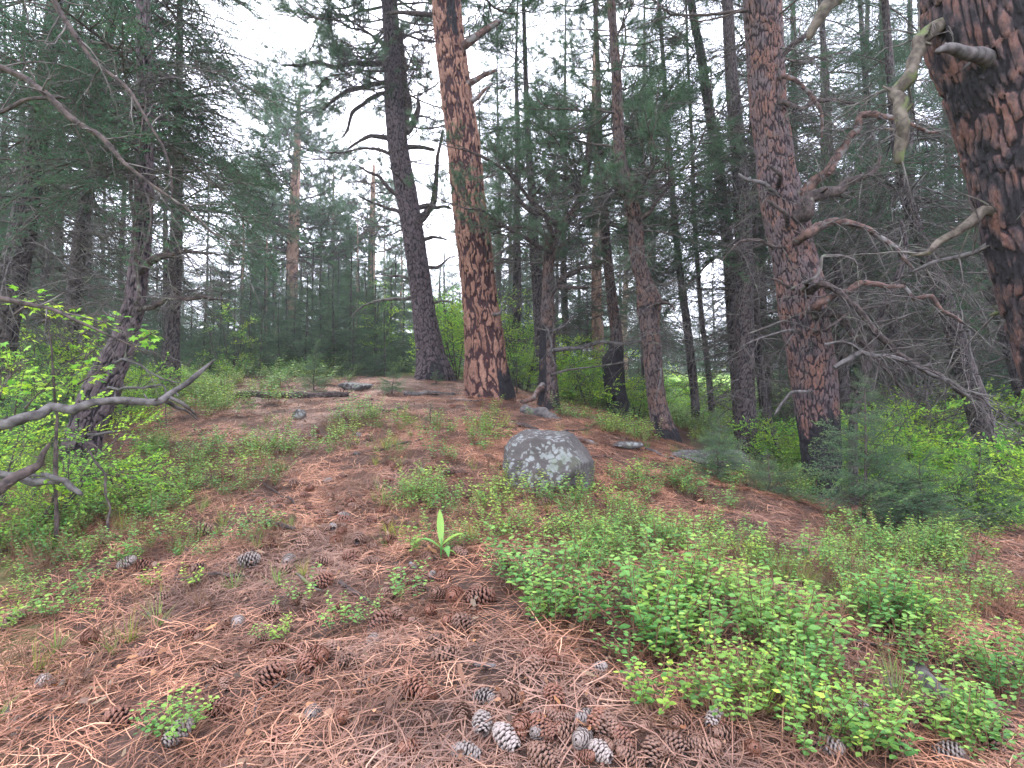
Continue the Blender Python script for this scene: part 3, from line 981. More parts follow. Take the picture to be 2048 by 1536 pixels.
def rough_tube(mb, Q, rq, sides, seed=0):
    n = len(Q)
    d = np.linalg.norm(np.diff(Q, axis=0), axis=1).sum()
    m = int(min(160, max(n, d / max(.02, rq.mean() * 1.1))))
    Q2 = interp_path(Q, m); r2 = np.interp(np.linspace(0, 1, m), np.linspace(0, 1, n), rq)
    r2[-1] *= .55
    mb.tube(Q2, r2, sides, 0, True)
    V = mb.V[-1].reshape(m, sides, 3) if len(mb.V[-1]) == m * sides else None
    if V is not None:
        C = Q2[:, None]; D = V - C
        k = 1 + .34 * (fbm(V[..., 0] * 26 + seed, V[..., 1] * 26, V[..., 2] * 26, 3) - .5) + .25 * (fbm(V[..., 0] * 9 + seed, V[..., 1] * 9, V[..., 2] * 9, 2) - .5)
        mb.V[-1] = (C + D * k[..., None]).reshape(-1, 3)

def limb(key, pts, d, mat='limb', label=None, name='branch', twigs=0, tl=.35, twmat='dead', lean=None, seed=0, sides=8, tufts=0, tuft_kind='pinedead', taper=True, ts=.35):
    """a branch of a tree (or of its own when key is None) drawn through photograph points (px, py, width[, depth])"""
    t, C, rr, base = TREES[key]
    P = np.array([pt(p[0], p[1], p[3] if len(p) > 3 else d) for p in pts]) - base
    R = np.array([max(p[2], 1.5) / 2 * (p[3] if len(p) > 3 else d) / F for p in pts])
    if C is not None:           # root the limb inside its trunk
        z0 = np.clip(P[0][2] - R[0] * .5, C[0][2], C[-1][2])
        ax = np.array([np.interp(z0, C[:, 2], C[:, 0]), np.interp(z0, C[:, 2], C[:, 1]), z0]); tr = np.interp(z0, C[:, 2], rr)
        if np.linalg.norm(P[0] - ax) < max(.7, tr * 3):
            if np.linalg.norm(P[0] - ax) > tr * .5:
                P = np.concatenate([[ax + (P[0] - ax) * .25], P]); R = np.concatenate([[R[0] * 1.15], R]); R[1] *= 1.08
    n = max(8, len(pts) * 6)
    Q = interp_path(P, n)
    _dl = np.concatenate([[0], np.cumsum(np.linalg.norm(np.diff(P, axis=0), axis=1))]); _tl = np.linspace(0, _dl[-1], n)
    Q = .55 * Q + .45 * np.stack([np.interp(_tl, _dl, P[:, q]) for q in range(3)], 1); rq = np.interp(np.linspace(0, 1, n), np.linspace(0, 1, len(R)), R)
    r = np.random.default_rng(abs(seed + int(pts[0][0]) + int(pts[0][1])))
    nk = max(4, n // 4); kk = np.linspace(0, 1, nk); tt = np.linspace(0, 1, n)
    wv = r.normal(0, 1, (nk, 3)); wv[0] = 0
    ln = np.linalg.norm(np.diff(Q, axis=0), axis=1).sum()
    Q = Q + np.stack([np.interp(tt, kk, wv[:, q]) for q in range(3)], 1) * min(np.mean(R) * .8, ln * .017)
    rq = rq * np.interp(tt, kk, r.uniform(.9, 1.12, nk))
    mb = MB(); rough_tube(mb, Q, rq, max(sides, 10) if R.max() > .012 else sides, seed + len(pts))
    for q in range(int(n / 7)):           # broken stubs
        i = r.integers(2, n - 2); dd = unit(r.normal(size=3) + np.array([0, 0, .3]))
        mb.sticks([Q[i]], [Q[i] + dd * (rq[i] * 2.2 + .01)], [rq[i] * .4], [rq[i] * .2], 0)
    b = part(name, mb.build('branch', [mat]), t, label=label)
    if twigs:
        twigs = int(twigs * 1.6)
        mt = MB()
        for q in range(twigs):
            i = r.integers(int(n * .15), n); p = Q[i]
            ax = unit(Q[min(i + 1, n - 1)] - Q[max(i - 1, 0)])
            dd = unit(ax * r.uniform(.2, .9) + r.normal(0, .6, 3))
            l = tl * r.uniform(.4, 1.2)
            m = 6; s = np.linspace(0, 1, m)[:, None]
            sp = p + dd * l * s + np.array([0, 0, r.uniform(-.6, .25)]) * l * s ** 2 + np.cumsum(r.normal(0, .03 * l, (m, 3)), 0) * s
            rad = min(rq[i] * .5, .006)
            mt.tube(sp, np.linspace(rad, .0012, m), 4, 0, False)
            for w in range(r.integers(2, 6)):
                k = r.integers(1, m); e = unit(dd + r.normal(0, .7, 3)) * l * r.uniform(.15, .4)
                mt.sticks([sp[k], sp[k] + e * .5], [sp[k] + e * .5, sp[k] + e + np.array([0, 0, -.2]) * l * .2], [.0022, .0016], [.0016, .0008], 0)
        part('twigs', mt.build('twigs', [twmat]), b, kind='stuff')
    if tufts:
        ids = r.integers(int(n * .3), n, tufts)
        X = unit(unit(Q[np.minimum(ids + 1, n - 1)] - Q[ids - 1]) * .7 + r.normal(0, .6, (tufts, 3)))
        scatter_obj('needle_sprays', points_mesh('needle_sprays', Q[ids], euler_from(X, np.array([0, 0, 1.0]) + r.normal(0, .2, (tufts, 3))), r.uniform(.7, 1.3, tufts) * ts,
                                              r.choice(KIND[tuft_kind], tufts)), b, kind='stuff')
    return b

R_ = math.radians
# --- T8 the big orange pine on the crest
tree('main', 'big orange-barked pine with broad scaly plates standing on the crest of the mound', 'pine tree',
     [(978, 793, 92), (974, 750, 84), (970, 700, 77), (966, 650, 72), (960, 600, 68), (950, 500, 67), (937, 400, 66), (928, 300, 64), (915, 200, 60), (902, 100, 58), (893, 0, 56)],
     8.8, 'orange', top=5.0, seed=3, flare=.16, lobes=4, char=[(-.5, .40, R_(-25), .9, .75), (-.5, .12, 0, 9, .5), (5.1, 5.9, R_(-70), .5, .65)],
     crown=[('pine', 6.3, 10.5, 60, 2.2, 2.6, 5)])
limb('main', [(930, 92, 15), (965, 65, 13), (1003, 38, 10)], 8.7, 'limb_red', 'thick broken stub slanting up to the right near the top')
limb('main', [(944, 165, 13), (970, 148, 10), (995, 140, 6)], 8.7, 'limb_red')
limb('main', [(949, 202, 9), (965, 183, 7), (985, 165, 4)], 8.7, 'limb_red')
limb('main', [(980, 520, 4), (1010, 500, 4), (1040, 480, 3), (1080, 450, 2)], 8.6, 'dead', twigs=5)
limb('main', [(1000, 628, 8), (1003, 618, 6), (1006, 610, 4)], 8.5, 'dead')
limb('main', [(905, 45, 10), (860, 28, 9), (800, 25, 8), (775, 25, 7)], 8.9, 'limb', twigs=4)
# --- T7 dark pine left of it
tree('darkpine', 'dark-barked pine with flared forked base just left of the big orange pine', 'pine tree',
     [(868, 752, 68), (862, 715, 55), (857, 680, 50), (850, 640, 46), (845, 600, 43), (831, 500, 42), (815, 400, 41), (797, 300, 40), (788, 200, 37), (785, 100, 33), (779, 0, 31)],
     11, 'dark', top=4.5, seed=8, flare=.42, lobes=3, char=[(-.5, .5, R_(-80), .7, .6)],
     crown=[('pine', 4.6, 10.5, 60, 1.6, 2.6, 8), ('pinedead', 2.4, 7.0, 38, 1.0, 1.6, 5)])
limb('darkpine', [(810, 255, 15), (815, 215, 16), (806, 165, 14), (803, 110, 12), (800, 60, 10)], 11, 'limb')
limb('darkpine', [(815, 262, 14), (832, 238, 12), (840, 215, 10), (835, 190, 5)], 11, 'limb')
limb('darkpine', [(770, 128, 10), (730, 130, 9), (680, 130, 8), (600, 130, 6), (560, 126, 4)], 11, 'limb', twigs=22, tl=.6, tufts=14, tuft_kind='pine', ts=.3)
limb('darkpine', [(763, 165, 10), (720, 175, 10), (685, 190, 8), (640, 215, 5)], 11, 'limb', twigs=14, tl=.6, tufts=9, tuft_kind='pine', ts=.3)
limb('darkpine', [(758, 185, 8), (730, 200, 8), (700, 240, 6), (680, 280, 3)], 11, 'limb', twigs=12, tl=.5)
limb('darkpine', [(775, 278, 9), (745, 270, 8), (715, 285, 6), (696, 298, 5)], 11, 'limb', twigs=5)
limb('darkpine', [(780, 310, 6), (745, 298, 5), (700, 303, 4), (660, 305, 3)], 11, 'limb', twigs=9, tl=.6)
limb('darkpine', [(815, 295, 9), (845, 295, 9), (870, 300, 7)], 11, 'limb', twigs=3)
limb('darkpine', [(834, 418, 9), (855, 412, 9), (880, 412, 7), (905, 416, 5)], 11, 'limb', twigs=6)
limb('darkpine', [(838, 448, 14), (855, 425, 12), (868, 395, 10), (874, 360, 8), (876, 310, 6), (884, 260, 4)], 11, 'limb', twigs=14, tl=.5)
limb('darkpine', [(845, 480, 7), (865, 475, 7), (885, 478, 5), (894, 482, 4)], 11, 'limb', twigs=4)
limb('darkpine', [(855, 535, 6), (880, 532, 5), (900, 518, 4), (912, 510, 2)], 11, 'limb', twigs=10, tl=.4)
limb('darkpine', [(795, 395, 8), (770, 370, 7), (740, 345, 6), (715, 330, 3)], 11, 'limb', twigs=8, tl=.5)
limb('darkpine', [(800, 430, 7), (775, 415, 6), (745, 405, 4), (715, 390, 2)], 11, 'limb', twigs=8, tl=.5)
limb('darkpine', [(824, 593, 6), (780, 598, 6), (740, 612, 4), (700, 632, 3)], 11, 'dead', twigs=2, label='bare drooping twig reaching left over the young firs')
limb('darkpine', [(826, 563, 5), (800, 552, 4), (762, 550, 3)], 11, 'dead', twigs=2)
limb('darkpine', [(866, 604, 5), (885, 602, 4), (903, 606, 3)], 11, 'dead')
# --- T9 twisted pine
tree('twisted', 'slender twisted dark pine with a kinked upper stem right of the big orange pine', 'pine tree',
     [(1097, 816, 42), (1096, 760, 36), (1095, 700, 30), (1096, 640, 28), (1096, 590, 24), (1096, 550, 21), (1099, 510, 21), (1105, 478, 20), (1134, 444, 17), (1158, 403, 16), (1170, 359, 15), (1178, 300, 13), (1180, 250, 9)],
     8.5, 'darkred', top=0, seed=5, flare=.2, char=[(-.5, .25, 0, 9, .7), (-.5, 1.2, R_(-150), 1.2, .65)],
     crown=[('pine', 1.9, 4.2, 22, .8, 1.5, 25), ('firdead', .8, 3.4, 34, .8, 1.3, -5)])
limb('twisted', [(1158, 385, 11), (1140, 362, 10), (1120, 352, 8)], 8.4, 'limb', twigs=3)
limb('twisted', [(1172, 330, 10), (1200, 310, 8), (1240, 280, 6), (1262, 240, 4)], 8.4, 'limb', twigs=9, tl=.5, tufts=8, tuft_kind='pine', ts=.35)
limb('twisted', [(1110, 445, 9), (1085, 430, 10), (1060, 420, 9), (1042, 405, 8), (1030, 385, 5)], 8.4, 'limb', twigs=14, tl=.5)
limb('twisted', [(1100, 590, 14), (1112, 572, 12), (1130, 553, 11), (1155, 540, 9), (1190, 530, 7), (1212, 526, 5)], 8.5, 'limb', twigs=10, tl=.5, label='thick limb curving up to the right')
limb('twisted', [(1113, 575, 8), (1140, 575, 7), (1180, 576, 5)], 8.3, 'limb', twigs=8)
limb('twisted', [(1108, 700, 8), (1150, 695, 7), (1200, 688, 6), (1260, 686, 4), (1330, 672, 2)], 8.3, 'grey_wood', twigs=14, tl=.4)
limb('twisted', [(1104, 662, 6), (1130, 650, 5), (1150, 630, 3)], 8.2, 'grey_wood', twigs=4)
limb('twisted', [(1110, 748, 4), (1150, 735, 3), (1200, 732, 3), (1250, 725, 2)], 8.3, 'dead', twigs=6)
limb('twisted', [(1085, 770, 12, 8.4), (1078, 785, 11, 8.2), (1062, 800, 9, 8.0), (1040, 806, 7, 7.9)], 8.0, 'limb_red', label='reddish root-like limb arching down to the ground')
limb('twisted', [(1100, 478, 6), (1060, 458, 5), (1020, 459, 4), (985, 470, 3)], 8.3, 'limb', twigs=5)
limb('twisted', [(1095, 660, 5), (1105, 690, 5), (1105, 715, 4), (1115, 735, 2)], 8.0, 'grey_wood', twigs=6, tl=.25)
limb('twisted', [(1105, 470, 9, 8.4), (1080, 420, 8, 8.2), (1040, 370, 7, 8.0), (1000, 335, 6, 7.8), (960, 310, 5, 7.6), (925, 300, 3, 7.4)], 8.0, 'limb', 'leafy bough crossing in front of the orange pine', twigs=8, tl=.4, tufts=13, tuft_kind='pine', ts=.42)
limb('twisted', [(1100, 500, 8, 8.4), (1060, 480, 7, 8.2), (1010, 450, 6, 7.9), (960, 420, 4, 7.6), (930, 425, 3, 7.5)], 8.0, 'limb', 'lower leafy bough crossing in front of the orange pine', twigs=8, tl=.4, tufts=11, tuft_kind='pine', ts=.38)
# --- T10 behind it
tree('behind', 'straight dark fir close behind the twisted slender pine', 'fir tree',
     [(1090, 780, 30), (1084, 700, 26), (1078, 620, 24), (1074, 550, 23), (1068, 480, 20), (1066, 410, 18), (1058, 307, 14), (1052, 170, 10), (1047, 0, 7)],
     10.8, 'thin', top=1.5, seed=6, name='fir_tree', crown=[('firdead', 1.0, 4.5, 46, 1.0, 1.5, -12), ('fir', 3.4, 8.5, 52, 1.5, 1.0, -4)])
# --- T11 burned snag base tree
tree('burned', 'dark tree with a charred bulging broken base among the bright shrubs', 'pine tree',
     [(1240, 826, 42), (1232, 790, 40), (1228, 755, 42), (1226, 725, 44), (1232, 700, 30), (1232, 660, 22), (1226, 620, 21), (1220, 560, 19), (1213, 500, 18), (1207, 400, 15), (1200, 300, 12), (1196, 150, 9), (1190, 0, 7)],
     9.5, 'darkred', top=2, seed=9, char=[(-.5, 1.15, 0, 9, 1.0)], crown=[('firdead', 1.2, 4.0, 30, .9, 1.4, -10), ('pine', 3.0, 8.0, 26, 1.6, 1.2, 5), ('fir', 3.0, 8, 16, 1.4, 1, -5)])
# --- T12
tree('burl', 'reddish pine with a knobbly burl halfway up on the right side of the mound', 'pine tree',
     [(1335, 884, 46), (1325, 850, 40), (1314, 800, 34), (1308, 750, 35), (1304, 700, 36), (1299, 650, 38), (1297, 625, 44), (1298, 605, 50), (1294, 585, 40), (1286, 555, 30), (1275, 512, 29), (1268, 427, 27), (1245, 342, 24), (1238, 290, 22), (1233, 154, 18), (1222, 0, 14)],
     7.5, 'darkred', top=3, seed=12, flare=.22, char=[(-.5, .25, 0, 9, .8), (1.5, 1.9, 0, 9, .45)], sides=110, dv=.014,
     crown=[('firdead', .5, 3.6, 50, .6, 1.2, -8), ('pine', 2.2, 6.5, 24, 1.3, 1.4, 8), ('fir', 2.6, 7, 20, 1.3, 1.0, -8)], lean=.05)
limb('burl', [(1290, 430, 10), (1305, 412, 9), (1320, 395, 7), (1340, 370, 4)], 7.4, 'limb', twigs=4)
limb('burl', [(1325, 605, 8), (1345, 612, 6), (1352, 625, 4)], 7.3, 'limb', twigs=3)
limb('burl', [(1320, 740, 4), (1318, 760, 4), (1310, 805, 3)], 7.1, 'grey_wood')
# --- T13, T14 pair of dark trunks
tree('pair', 'tall straight dark trunk, right one of the close pair behind the lichened slab', 'fir tree',
     [(1499, 905, 48), (1492, 850, 42), (1490, 780, 38), (1489, 700, 36), (1489, 600, 35), (1488, 512, 34), (1484, 420, 33), (1478, 310, 30), (1468, 210, 27), (1462, 137, 24), (1455, 0, 21)],
     8.0, 'thin', top=5, seed=14, name='fir_tree', sides=64, dv=.02, crown=[('firdead', .5, 5.0, 95, .9, 1.5, -8), ('fir', 2.5, 9.0, 64, 1.7, 1.2, -16)])
tree('pair2', 'slightly leaning dark trunk, left one of the close pair behind the lichened slab', 'fir tree',
     [(1484, 880, 30), (1475, 760, 26), (1466, 640, 25), (1458, 512, 23), (1448, 420, 21), (1434, 307, 20), (1416, 205, 19), (1400, 100, 17), (1382, 0, 15)],
     9.2, 'thin', top=5, seed=15, name='fir_tree', crown=[('firdead', .8, 5, 60, .9, 1.5, -8), ('fir', 2.8, 10, 58, 1.9, 1.2, -14)])
# --- T15 red pine at right
tree('red', 'crooked red and grey plated pine rising behind the fir saplings on the right', 'pine tree',
     [(1640, 990, 62), (1642, 940, 68), (1641, 893, 72), (1634, 820, 78), (1627, 756, 84), (1614, 671, 86), (1603, 610, 86), (1596, 551, 84), (1584, 500, 80), (1565, 427, 74), (1554, 370, 70), (1549, 308, 68), (1538, 230, 67), (1534, 171, 68), (1529, 85, 70), (1525, 0, 72)],
     6.0, 'red', top=4, seed=17, flare=.05, char=[(-.5, .75, 0, 9, .8), (.5, 1.9, R_(-150), 1.3, .42), (-.5, 9, 0, 9, .16)],
     knots=[(2.9, R_(-20), .10, .03), (3.35, R_(-10), .12, .035), (2.3, R_(-30), .08, .02), (2.15, R_(-150), .07, .02)],
     crown=[('pinedead', 4.0, 7.0, 16, 1.2, 1.6, 5), ('firdead', 1.2, 4.6, 46, .5, 1.0, -10)])
limb('red', [(1602, 408, 24), (1625, 372, 20), (1650, 348, 18), (1680, 315, 17), (1700, 290, 15), (1703, 262, 14), (1722, 236, 13), (1745, 229, 11), (1780, 232, 9), (1830, 250, 7), (1880, 262, 5)], 5.9, 'limb_red', 'big limb arching up then out to the right', twigs=24, tl=.5, sides=10)
limb('red', [(1612, 425, 26), (1625, 400, 24), (1650, 385, 22), (1690, 370, 18), (1735, 352, 15), (1755, 335, 12), (1762, 315, 8)], 5.7, 'limb', 'thick limb rising right below the arch', twigs=18, tl=.5, sides=10)
limb('red', [(1616, 475, 18), (1640, 448, 17), (1668, 436, 15), (1700, 445, 13), (1740, 462, 12), (1770, 480, 10), (1795, 500, 8), (1820, 540, 5)], 5.6, 'limb_red', twigs=22, tl=.5)
limb('red', [(1640, 610, 14), (1665, 595, 14), (1690, 578, 13), (1725, 570, 12), (1760, 570, 11), (1800, 574, 10), (1830, 585, 9), (1850, 597, 8), (1890, 625, 7), (1930, 655, 5)], 5.5, 'limb_red', 'long pale arching limb bending out to the right', twigs=26, tl=.45, sides=10)
limb('red', [(1650, 622, 16), (1675, 628, 14), (1700, 650, 12), (1730, 690, 10), (1760, 730, 8), (1800, 770, 6), (1830, 800, 4)], 5.6, 'limb', twigs=26, tl=.5)
limb('red', [(1640, 565, 14), (1665, 572, 13), (1690, 592, 13), (1720, 630, 12), (1755, 668, 12), (1800, 705, 11), (1840, 730, 9), (1900, 770, 7), (1960, 795, 4)], 5.4, 'limb', 'long dark limb drooping to the lower right', twigs=34, tl=.5)
limb('red', [(1668, 735, 10), (1690, 718, 10), (1725, 708, 9), (1770, 707, 9), (1820, 725, 8), (1870, 755, 8), (1920, 778, 7), (1975, 798, 5), (2000, 830, 3)], 5.3, 'grey_wood', 'grey limb arching low to the right', twigs=30, tl=.4)
limb('red', [(1650, 690, 6), (1672, 685, 6), (1700, 688, 5), (1735, 705, 4)], 5.3, 'grey_wood', twigs=8)
limb('red', [(1655, 655, 5), (1690, 630, 5), (1720, 622, 4), (1760, 612, 3)], 5.4, 'limb', twigs=8)
limb('red', [(1618, 560, 9), (1640, 540, 8), (1648, 515, 7), (1680, 512, 6), (1705, 522, 5), (1715, 540, 4)], 5.4, 'dead', twigs=8)
limb('red', [(1575, 660, 7), (1560, 662, 6), (1530, 672, 5), (1500, 685, 4), (1480, 697, 3)], 5.6, 'grey_wood', twigs=3)
limb('red', [(1610, 783, 6), (1585, 785, 6), (1565, 805, 6), (1552, 830, 4)], 5.5, 'grey_wood', label='pale hooked dead branch low on the left side')
limb('red', [(1565, 642, 4), (1530, 655, 4), (1500, 665, 3)], 5.7, 'dead')
limb('red', [(1550, 490, 8), (1520, 480, 7), (1480, 485, 6), (1455, 505, 4), (1440, 530, 2)], 5.7, 'limb', twigs=6)
limb('red', [(1535, 372, 9), (1505, 362, 8), (1482, 355, 7), (1472, 350, 6)], 5.7, 'grey_wood', twigs=3)
limb('red', [(1575, 570, 7), (1560, 560, 6), (1545, 555, 5)], 5.7, 'limb')
limb('red', [(1562, 350, 10), (1545, 335, 9), (1533, 328, 6)], 5.6, 'limb')
limb('red', [(1575, 430, 9), (1555, 410, 8), (1538, 395, 6)], 5.5, 'limb')
limb('red', [(1562, 200, 11), (1600, 215, 11), (1630, 205, 9), (1680, 200, 6), (1720, 205, 4)], 5.8, 'limb', twigs=12, tl=.5)
limb('red', [(1565, 150, 9), (1590, 160, 9), (1620, 190, 8), (1640, 230, 6), (1645, 280, 4)], 5.8, 'limb_red', twigs=8, tl=.5)
limb('red', [(1555, 120, 12), (1575, 100, 11), (1600, 80, 9), (1640, 50, 6)], 5.9, 'limb', twigs=9, tl=.5)
# --- T16 leaning tree
tree('leaning', 'slim dark leaning trunk among dead branches at the right, bending down to the corner', 'fir tree',
     [(2015, 1020, 50), (1996, 950, 46), (1972, 876, 43), (1950, 800, 42), (1930, 740, 38), (1906, 654, 32), (1885, 590, 29), (1860, 530, 26), (1838, 478, 24), (1815, 400, 22), (1800, 342, 21), (1785, 200, 17), (1770, 0, 13)],
     7.0, 'thin', top=3, seed=21, name='fir_tree', sides=56, dv=.02, crown=[('firdead', .4, 4.6, 150, .8, 1.4, -14), ('fir', 2.6, 8, 48, 1.5, 1.1, -15)])
limb('leaning', [(1940, 660, 4), (1937, 700, 4), (1945, 735, 4), (1960, 800, 3), (1975, 850, 3), (1985, 880, 2)], 6.6, 'grey_wood', twigs=8, tl=.25)
# --- diagonal snag
tree('snag', 'thin dead snag leaning diagonally across the fan of dead limbs', 'snag',
     [(1706, 870, 16), (1712, 810, 17), (1725, 760, 17), (1740, 705, 16), (1757, 650, 15), (1775, 600, 14), (1790, 570, 13), (1806, 520, 11), (1812, 480, 8), (1800, 440, 5)],
     5.9, 'thin', top=0, seed=22, name='dead_snag', flare=0, sides=20, crown=[('firdead', .6, 2.5, 44, .4, .9, -15)])
# --- T17 near right pine
tree('near', 'massive charred red pine filling the right edge of the picture', 'pine tree',
     [(2480, 1420, 300), (2400, 1230, 280), (2300, 1000, 264), (2232, 800, 256), (2178, 650, 250), (2140, 534, 248), (2102, 393, 246), (2074, 273, 246), (2050, 188, 248), (2021, 103, 250), (1992, 0, 252)],
     3.0, 'near', top=4, seed=31, flare=.1, char=[(-.5, 9, R_(-176), .9, .5), (-.5, .5, 0, 9, .8), (2.4, 3.6, R_(-125), 1.1, .5), (-.5, 9, 0, 9, .12)],
     knots=[(3.05, R_(-125), .09, .045)], crown=[('pinedead', 4.5, 7, 14, 1.4, 1.8, 5), ('pine', 5.5, 8, 34, 2.2, 2.2, 5)])
limb('near', [(1905, 30, 34, 3.0), (1885, 40, 34, 2.98), (1861, 58, 30, 2.95), (1835, 88, 30, 2.95), (1820, 115, 26, 2.95), (1812, 150, 24, 2.95), (1806, 180, 26, 2.95), (1797, 225, 26, 2.95), (1790, 265, 24, 2.95), (1788, 300, 24, 2.95), (1794, 318, 16, 2.95)], 2.95, 'mossy', 'thick mossy limb hanging down in a curve', twigs=10, tl=.3, sides=12)
limb('near', [(1962, 112, 42, 2.85), (1940, 104, 34, 2.75), (1910, 94, 28, 2.7), (1885, 92, 20, 2.66), (1862, 98, 8, 2.64)], 2.7, 'grey_wood', 'pale broken stub jutting left', sides=12)
limb('near', [(1985, 425, 20, 3.0), (1955, 440, 19, 3.0), (1910, 465, 18, 3.0), (1870, 487, 15, 3.0), (1840, 500, 11, 3.0), (1812, 512, 6, 3.0)], 3.0, 'mossy', 'bright mossy branch slanting down to the left', sides=10, twigs=5)
limb('near', [(2000, 485, 11, 3.1), (1950, 500, 10, 3.1), (1900, 515, 9, 3.1), (1860, 532, 7, 3.1), (1828, 545, 5, 3.1)], 3.1, 'grey_wood', 'straight grey dead branch', twigs=4)
limb('near', [(2060, 605, 16, 3.2), (2020, 615, 13, 3.2), (1985, 630, 8, 3.2)], 3.2, 'mossy', twigs=3)
limb('near', [(1720, -60, 34, 3.4), (1690, -15, 30, 3.4), (1660, 12, 28, 3.4), (1640, 38, 26, 3.4), (1620, 60, 24, 3.4), (1603, 82, 12, 3.4)], 3.4, 'mossy', 'broken lichen-covered limb end poking down from above', sides=12)
limb('near', [(1905, 20, 20, 3.1), (1870, 12, 18, 3.15), (1850, 15, 10, 3.2)], 3.1, 'limb')
# --- T18.. more trunks on the right
tree('edge', 'dark trunk at the right edge behind the massive charred pine', 'fir tree',
     [(2085, 960, 46), (2060, 850, 42), (2045, 760, 38), (2028, 700, 36), (2012, 650, 34), (1990, 560, 30), (1965, 450, 26), (1940, 300, 22), (1920, 100, 18), (1915, 0, 16)],
     9.0, 'thin', top=5, seed=23, name='fir_tree', crown=[('firdead', .8, 4, 60, .9, 1.5, -10), ('fir', 1.8, 9, 70, 1.9, 1.1, -14)])
tree('slim1', 'thin dark trunk standing against the bright meadow, left of the close pair', 'fir tree',
     [(1394, 880, 17), (1390, 800, 17), (1384, 740, 17), (1374, 650, 16), (1362, 560, 14), (1352, 470, 13), (1344, 380, 12), (1335, 250, 10), (1325, 100, 8), (1318, 0, 7)],
     10.5, 'thin', top=3, seed=24, name='fir_tree', sides=20, dv=.05, crown=[('firdead', .6, 4.5, 54, .9, 1.4, -8), ('fir', 3.5, 9, 40, 1.5, 1, -10)])
tree('slim2', 'very thin trunk just right of the thin dark one against the bright meadow', 'fir tree',
     [(1427, 860, 13), (1420, 780, 12), (1412, 705, 11), (1404, 640, 10), (1398, 570, 9), (1390, 450, 8), (1384, 300, 7), (1375, 100, 5)],
     12, 'thin', top=3, seed=25, name='fir_tree', sides=16, dv=.06, crown=[('firdead', .6, 5, 44, .9, 1.3, -8), ('fir', 3.8, 9, 40, 1.4, 1, -8)])
tree('slim3', 'thin dark trunk leaning slightly between the close pair and the crooked red pine', 'fir tree',
     [(1562, 950, 20), (1545, 880, 18), (1530, 820, 17), (1522, 760, 16), (1515, 680, 15), (1512, 600, 14), (1510, 500, 13), (1508, 350, 11), (1500, 150, 9), (1496, 0, 8)],
     8.8, 'thin', top=3, seed=26, name='fir_tree', sides=20, dv=.05, crown=[('firdead', .4, 4.5, 70, .8, 1.3, -5), ('fir', 3.2, 9, 40, 1.5, 1, -10)])
tree('slim4', 'short dark trunk in the shade right of the crooked red pine', 'fir tree',
     [(1806, 880, 21), (1802, 820, 20), (1797, 740, 19), (1785, 640, 17), (1770, 520, 15), (1750, 350, 13), (1730, 150, 10), (1720, 0, 8)],
     10, 'thin', top=3, seed=27, name='fir_tree', sides=20, dv=.05, crown=[('firdead', .6, 4.5, 70, 1.0, 1.5, -10), ('fir', 2.6, 9, 55, 1.8, 1, -12)])
tree('slim5', 'thin shaded trunk close to the right side of the crooked red pine', 'fir tree',
     [(1690, 900, 24), (1688, 800, 22), (1684, 700, 20), (1678, 600, 18), (1670, 450, 16), (1660, 300, 14), (1648, 100, 11), (1640, 0, 10)],
     9.5, 'thin', top=3, seed=28, name='fir_tree', sides=20, dv=.05, crown=[('firdead', .6, 4.5, 70, 1.0, 1.5, -10), ('fir', 2.8, 9, 55, 1.8, 1, -12)])
# --- left group
tree('curved', 'dark curved trunk with a swollen bend standing in the shrubs at the left', 'pine tree',
     [(160, 925, 66), (172, 860, 60), (190, 810, 62), (205, 775, 62), (222, 735, 54), (240, 700, 46), (255, 660, 40), (268, 610, 36), (276, 550, 33), (282, 500, 33), (288, 400, 31), (290, 300, 28), (290, 200, 26), (288, 100, 24), (286, 0, 22)],
     5.0, 'dark', top=3, seed=33, flare=.12, sides=90, dv=.014, lobes=3,
     crown=[('firdead', .9, 3.6, 70, .6, 1.15, -3), ('fir', 2.2, 3.6, 34, 1.2, 1.4, -8), ('fir', 3.2, 6.5, 64, 1.6, 1.1, -6)])
limb('curved', [(283, 540, 15), (300, 525, 13), (330, 508, 10), (370, 500, 7), (430, 505, 4)], 4.9, 'limb', twigs=18, tl=.5)
limb('curved', [(278, 617, 12), (310, 612, 11), (345, 600, 9), (380, 592, 8), (420, 590, 6), (450, 600, 3)], 4.9, 'limb', 'long bare branch reaching right over the clearing', twigs=14, tl=.4)
limb('curved', [(248, 722, 5), (280, 730, 5), (300, 745, 4), (330, 762, 4), (360, 766, 2)], 4.7, 'grey_wood', twigs=3)
limb('curved', [(245, 775, 6), (280, 772, 6), (320, 768, 5), (330, 780, 4), (333, 795, 3)], 4.7, 'grey_wood', twigs=2)
limb('curved', [(183, 870, 5), (210, 865, 5), (240, 862, 3)], 4.8, 'grey_wood')
limb('curved', [(272, 600, 7), (274, 560, 7), (266, 500, 8), (268, 450, 7), (262, 380, 6), (248, 300, 5), (235, 200, 4)], 4.8, 'limb', twigs=6)
tree('left2', 'straight grey-brown trunk behind the curved one at the left', 'fir tree',
     [(343, 752, 34), (343, 700, 30), (346, 640, 27), (349, 560, 26), (352, 500, 24), (354, 400, 21), (356, 300, 18), (358, 200, 15), (360, 0, 10)],
     9.0, 'thin', top=2, seed=34, name='fir_tree', crown=[('firdead', 1.0, 4.2, 60, .9, 1.4, 0), ('fir', 2.7, 9, 120, 2.0, 1.5, 0)])
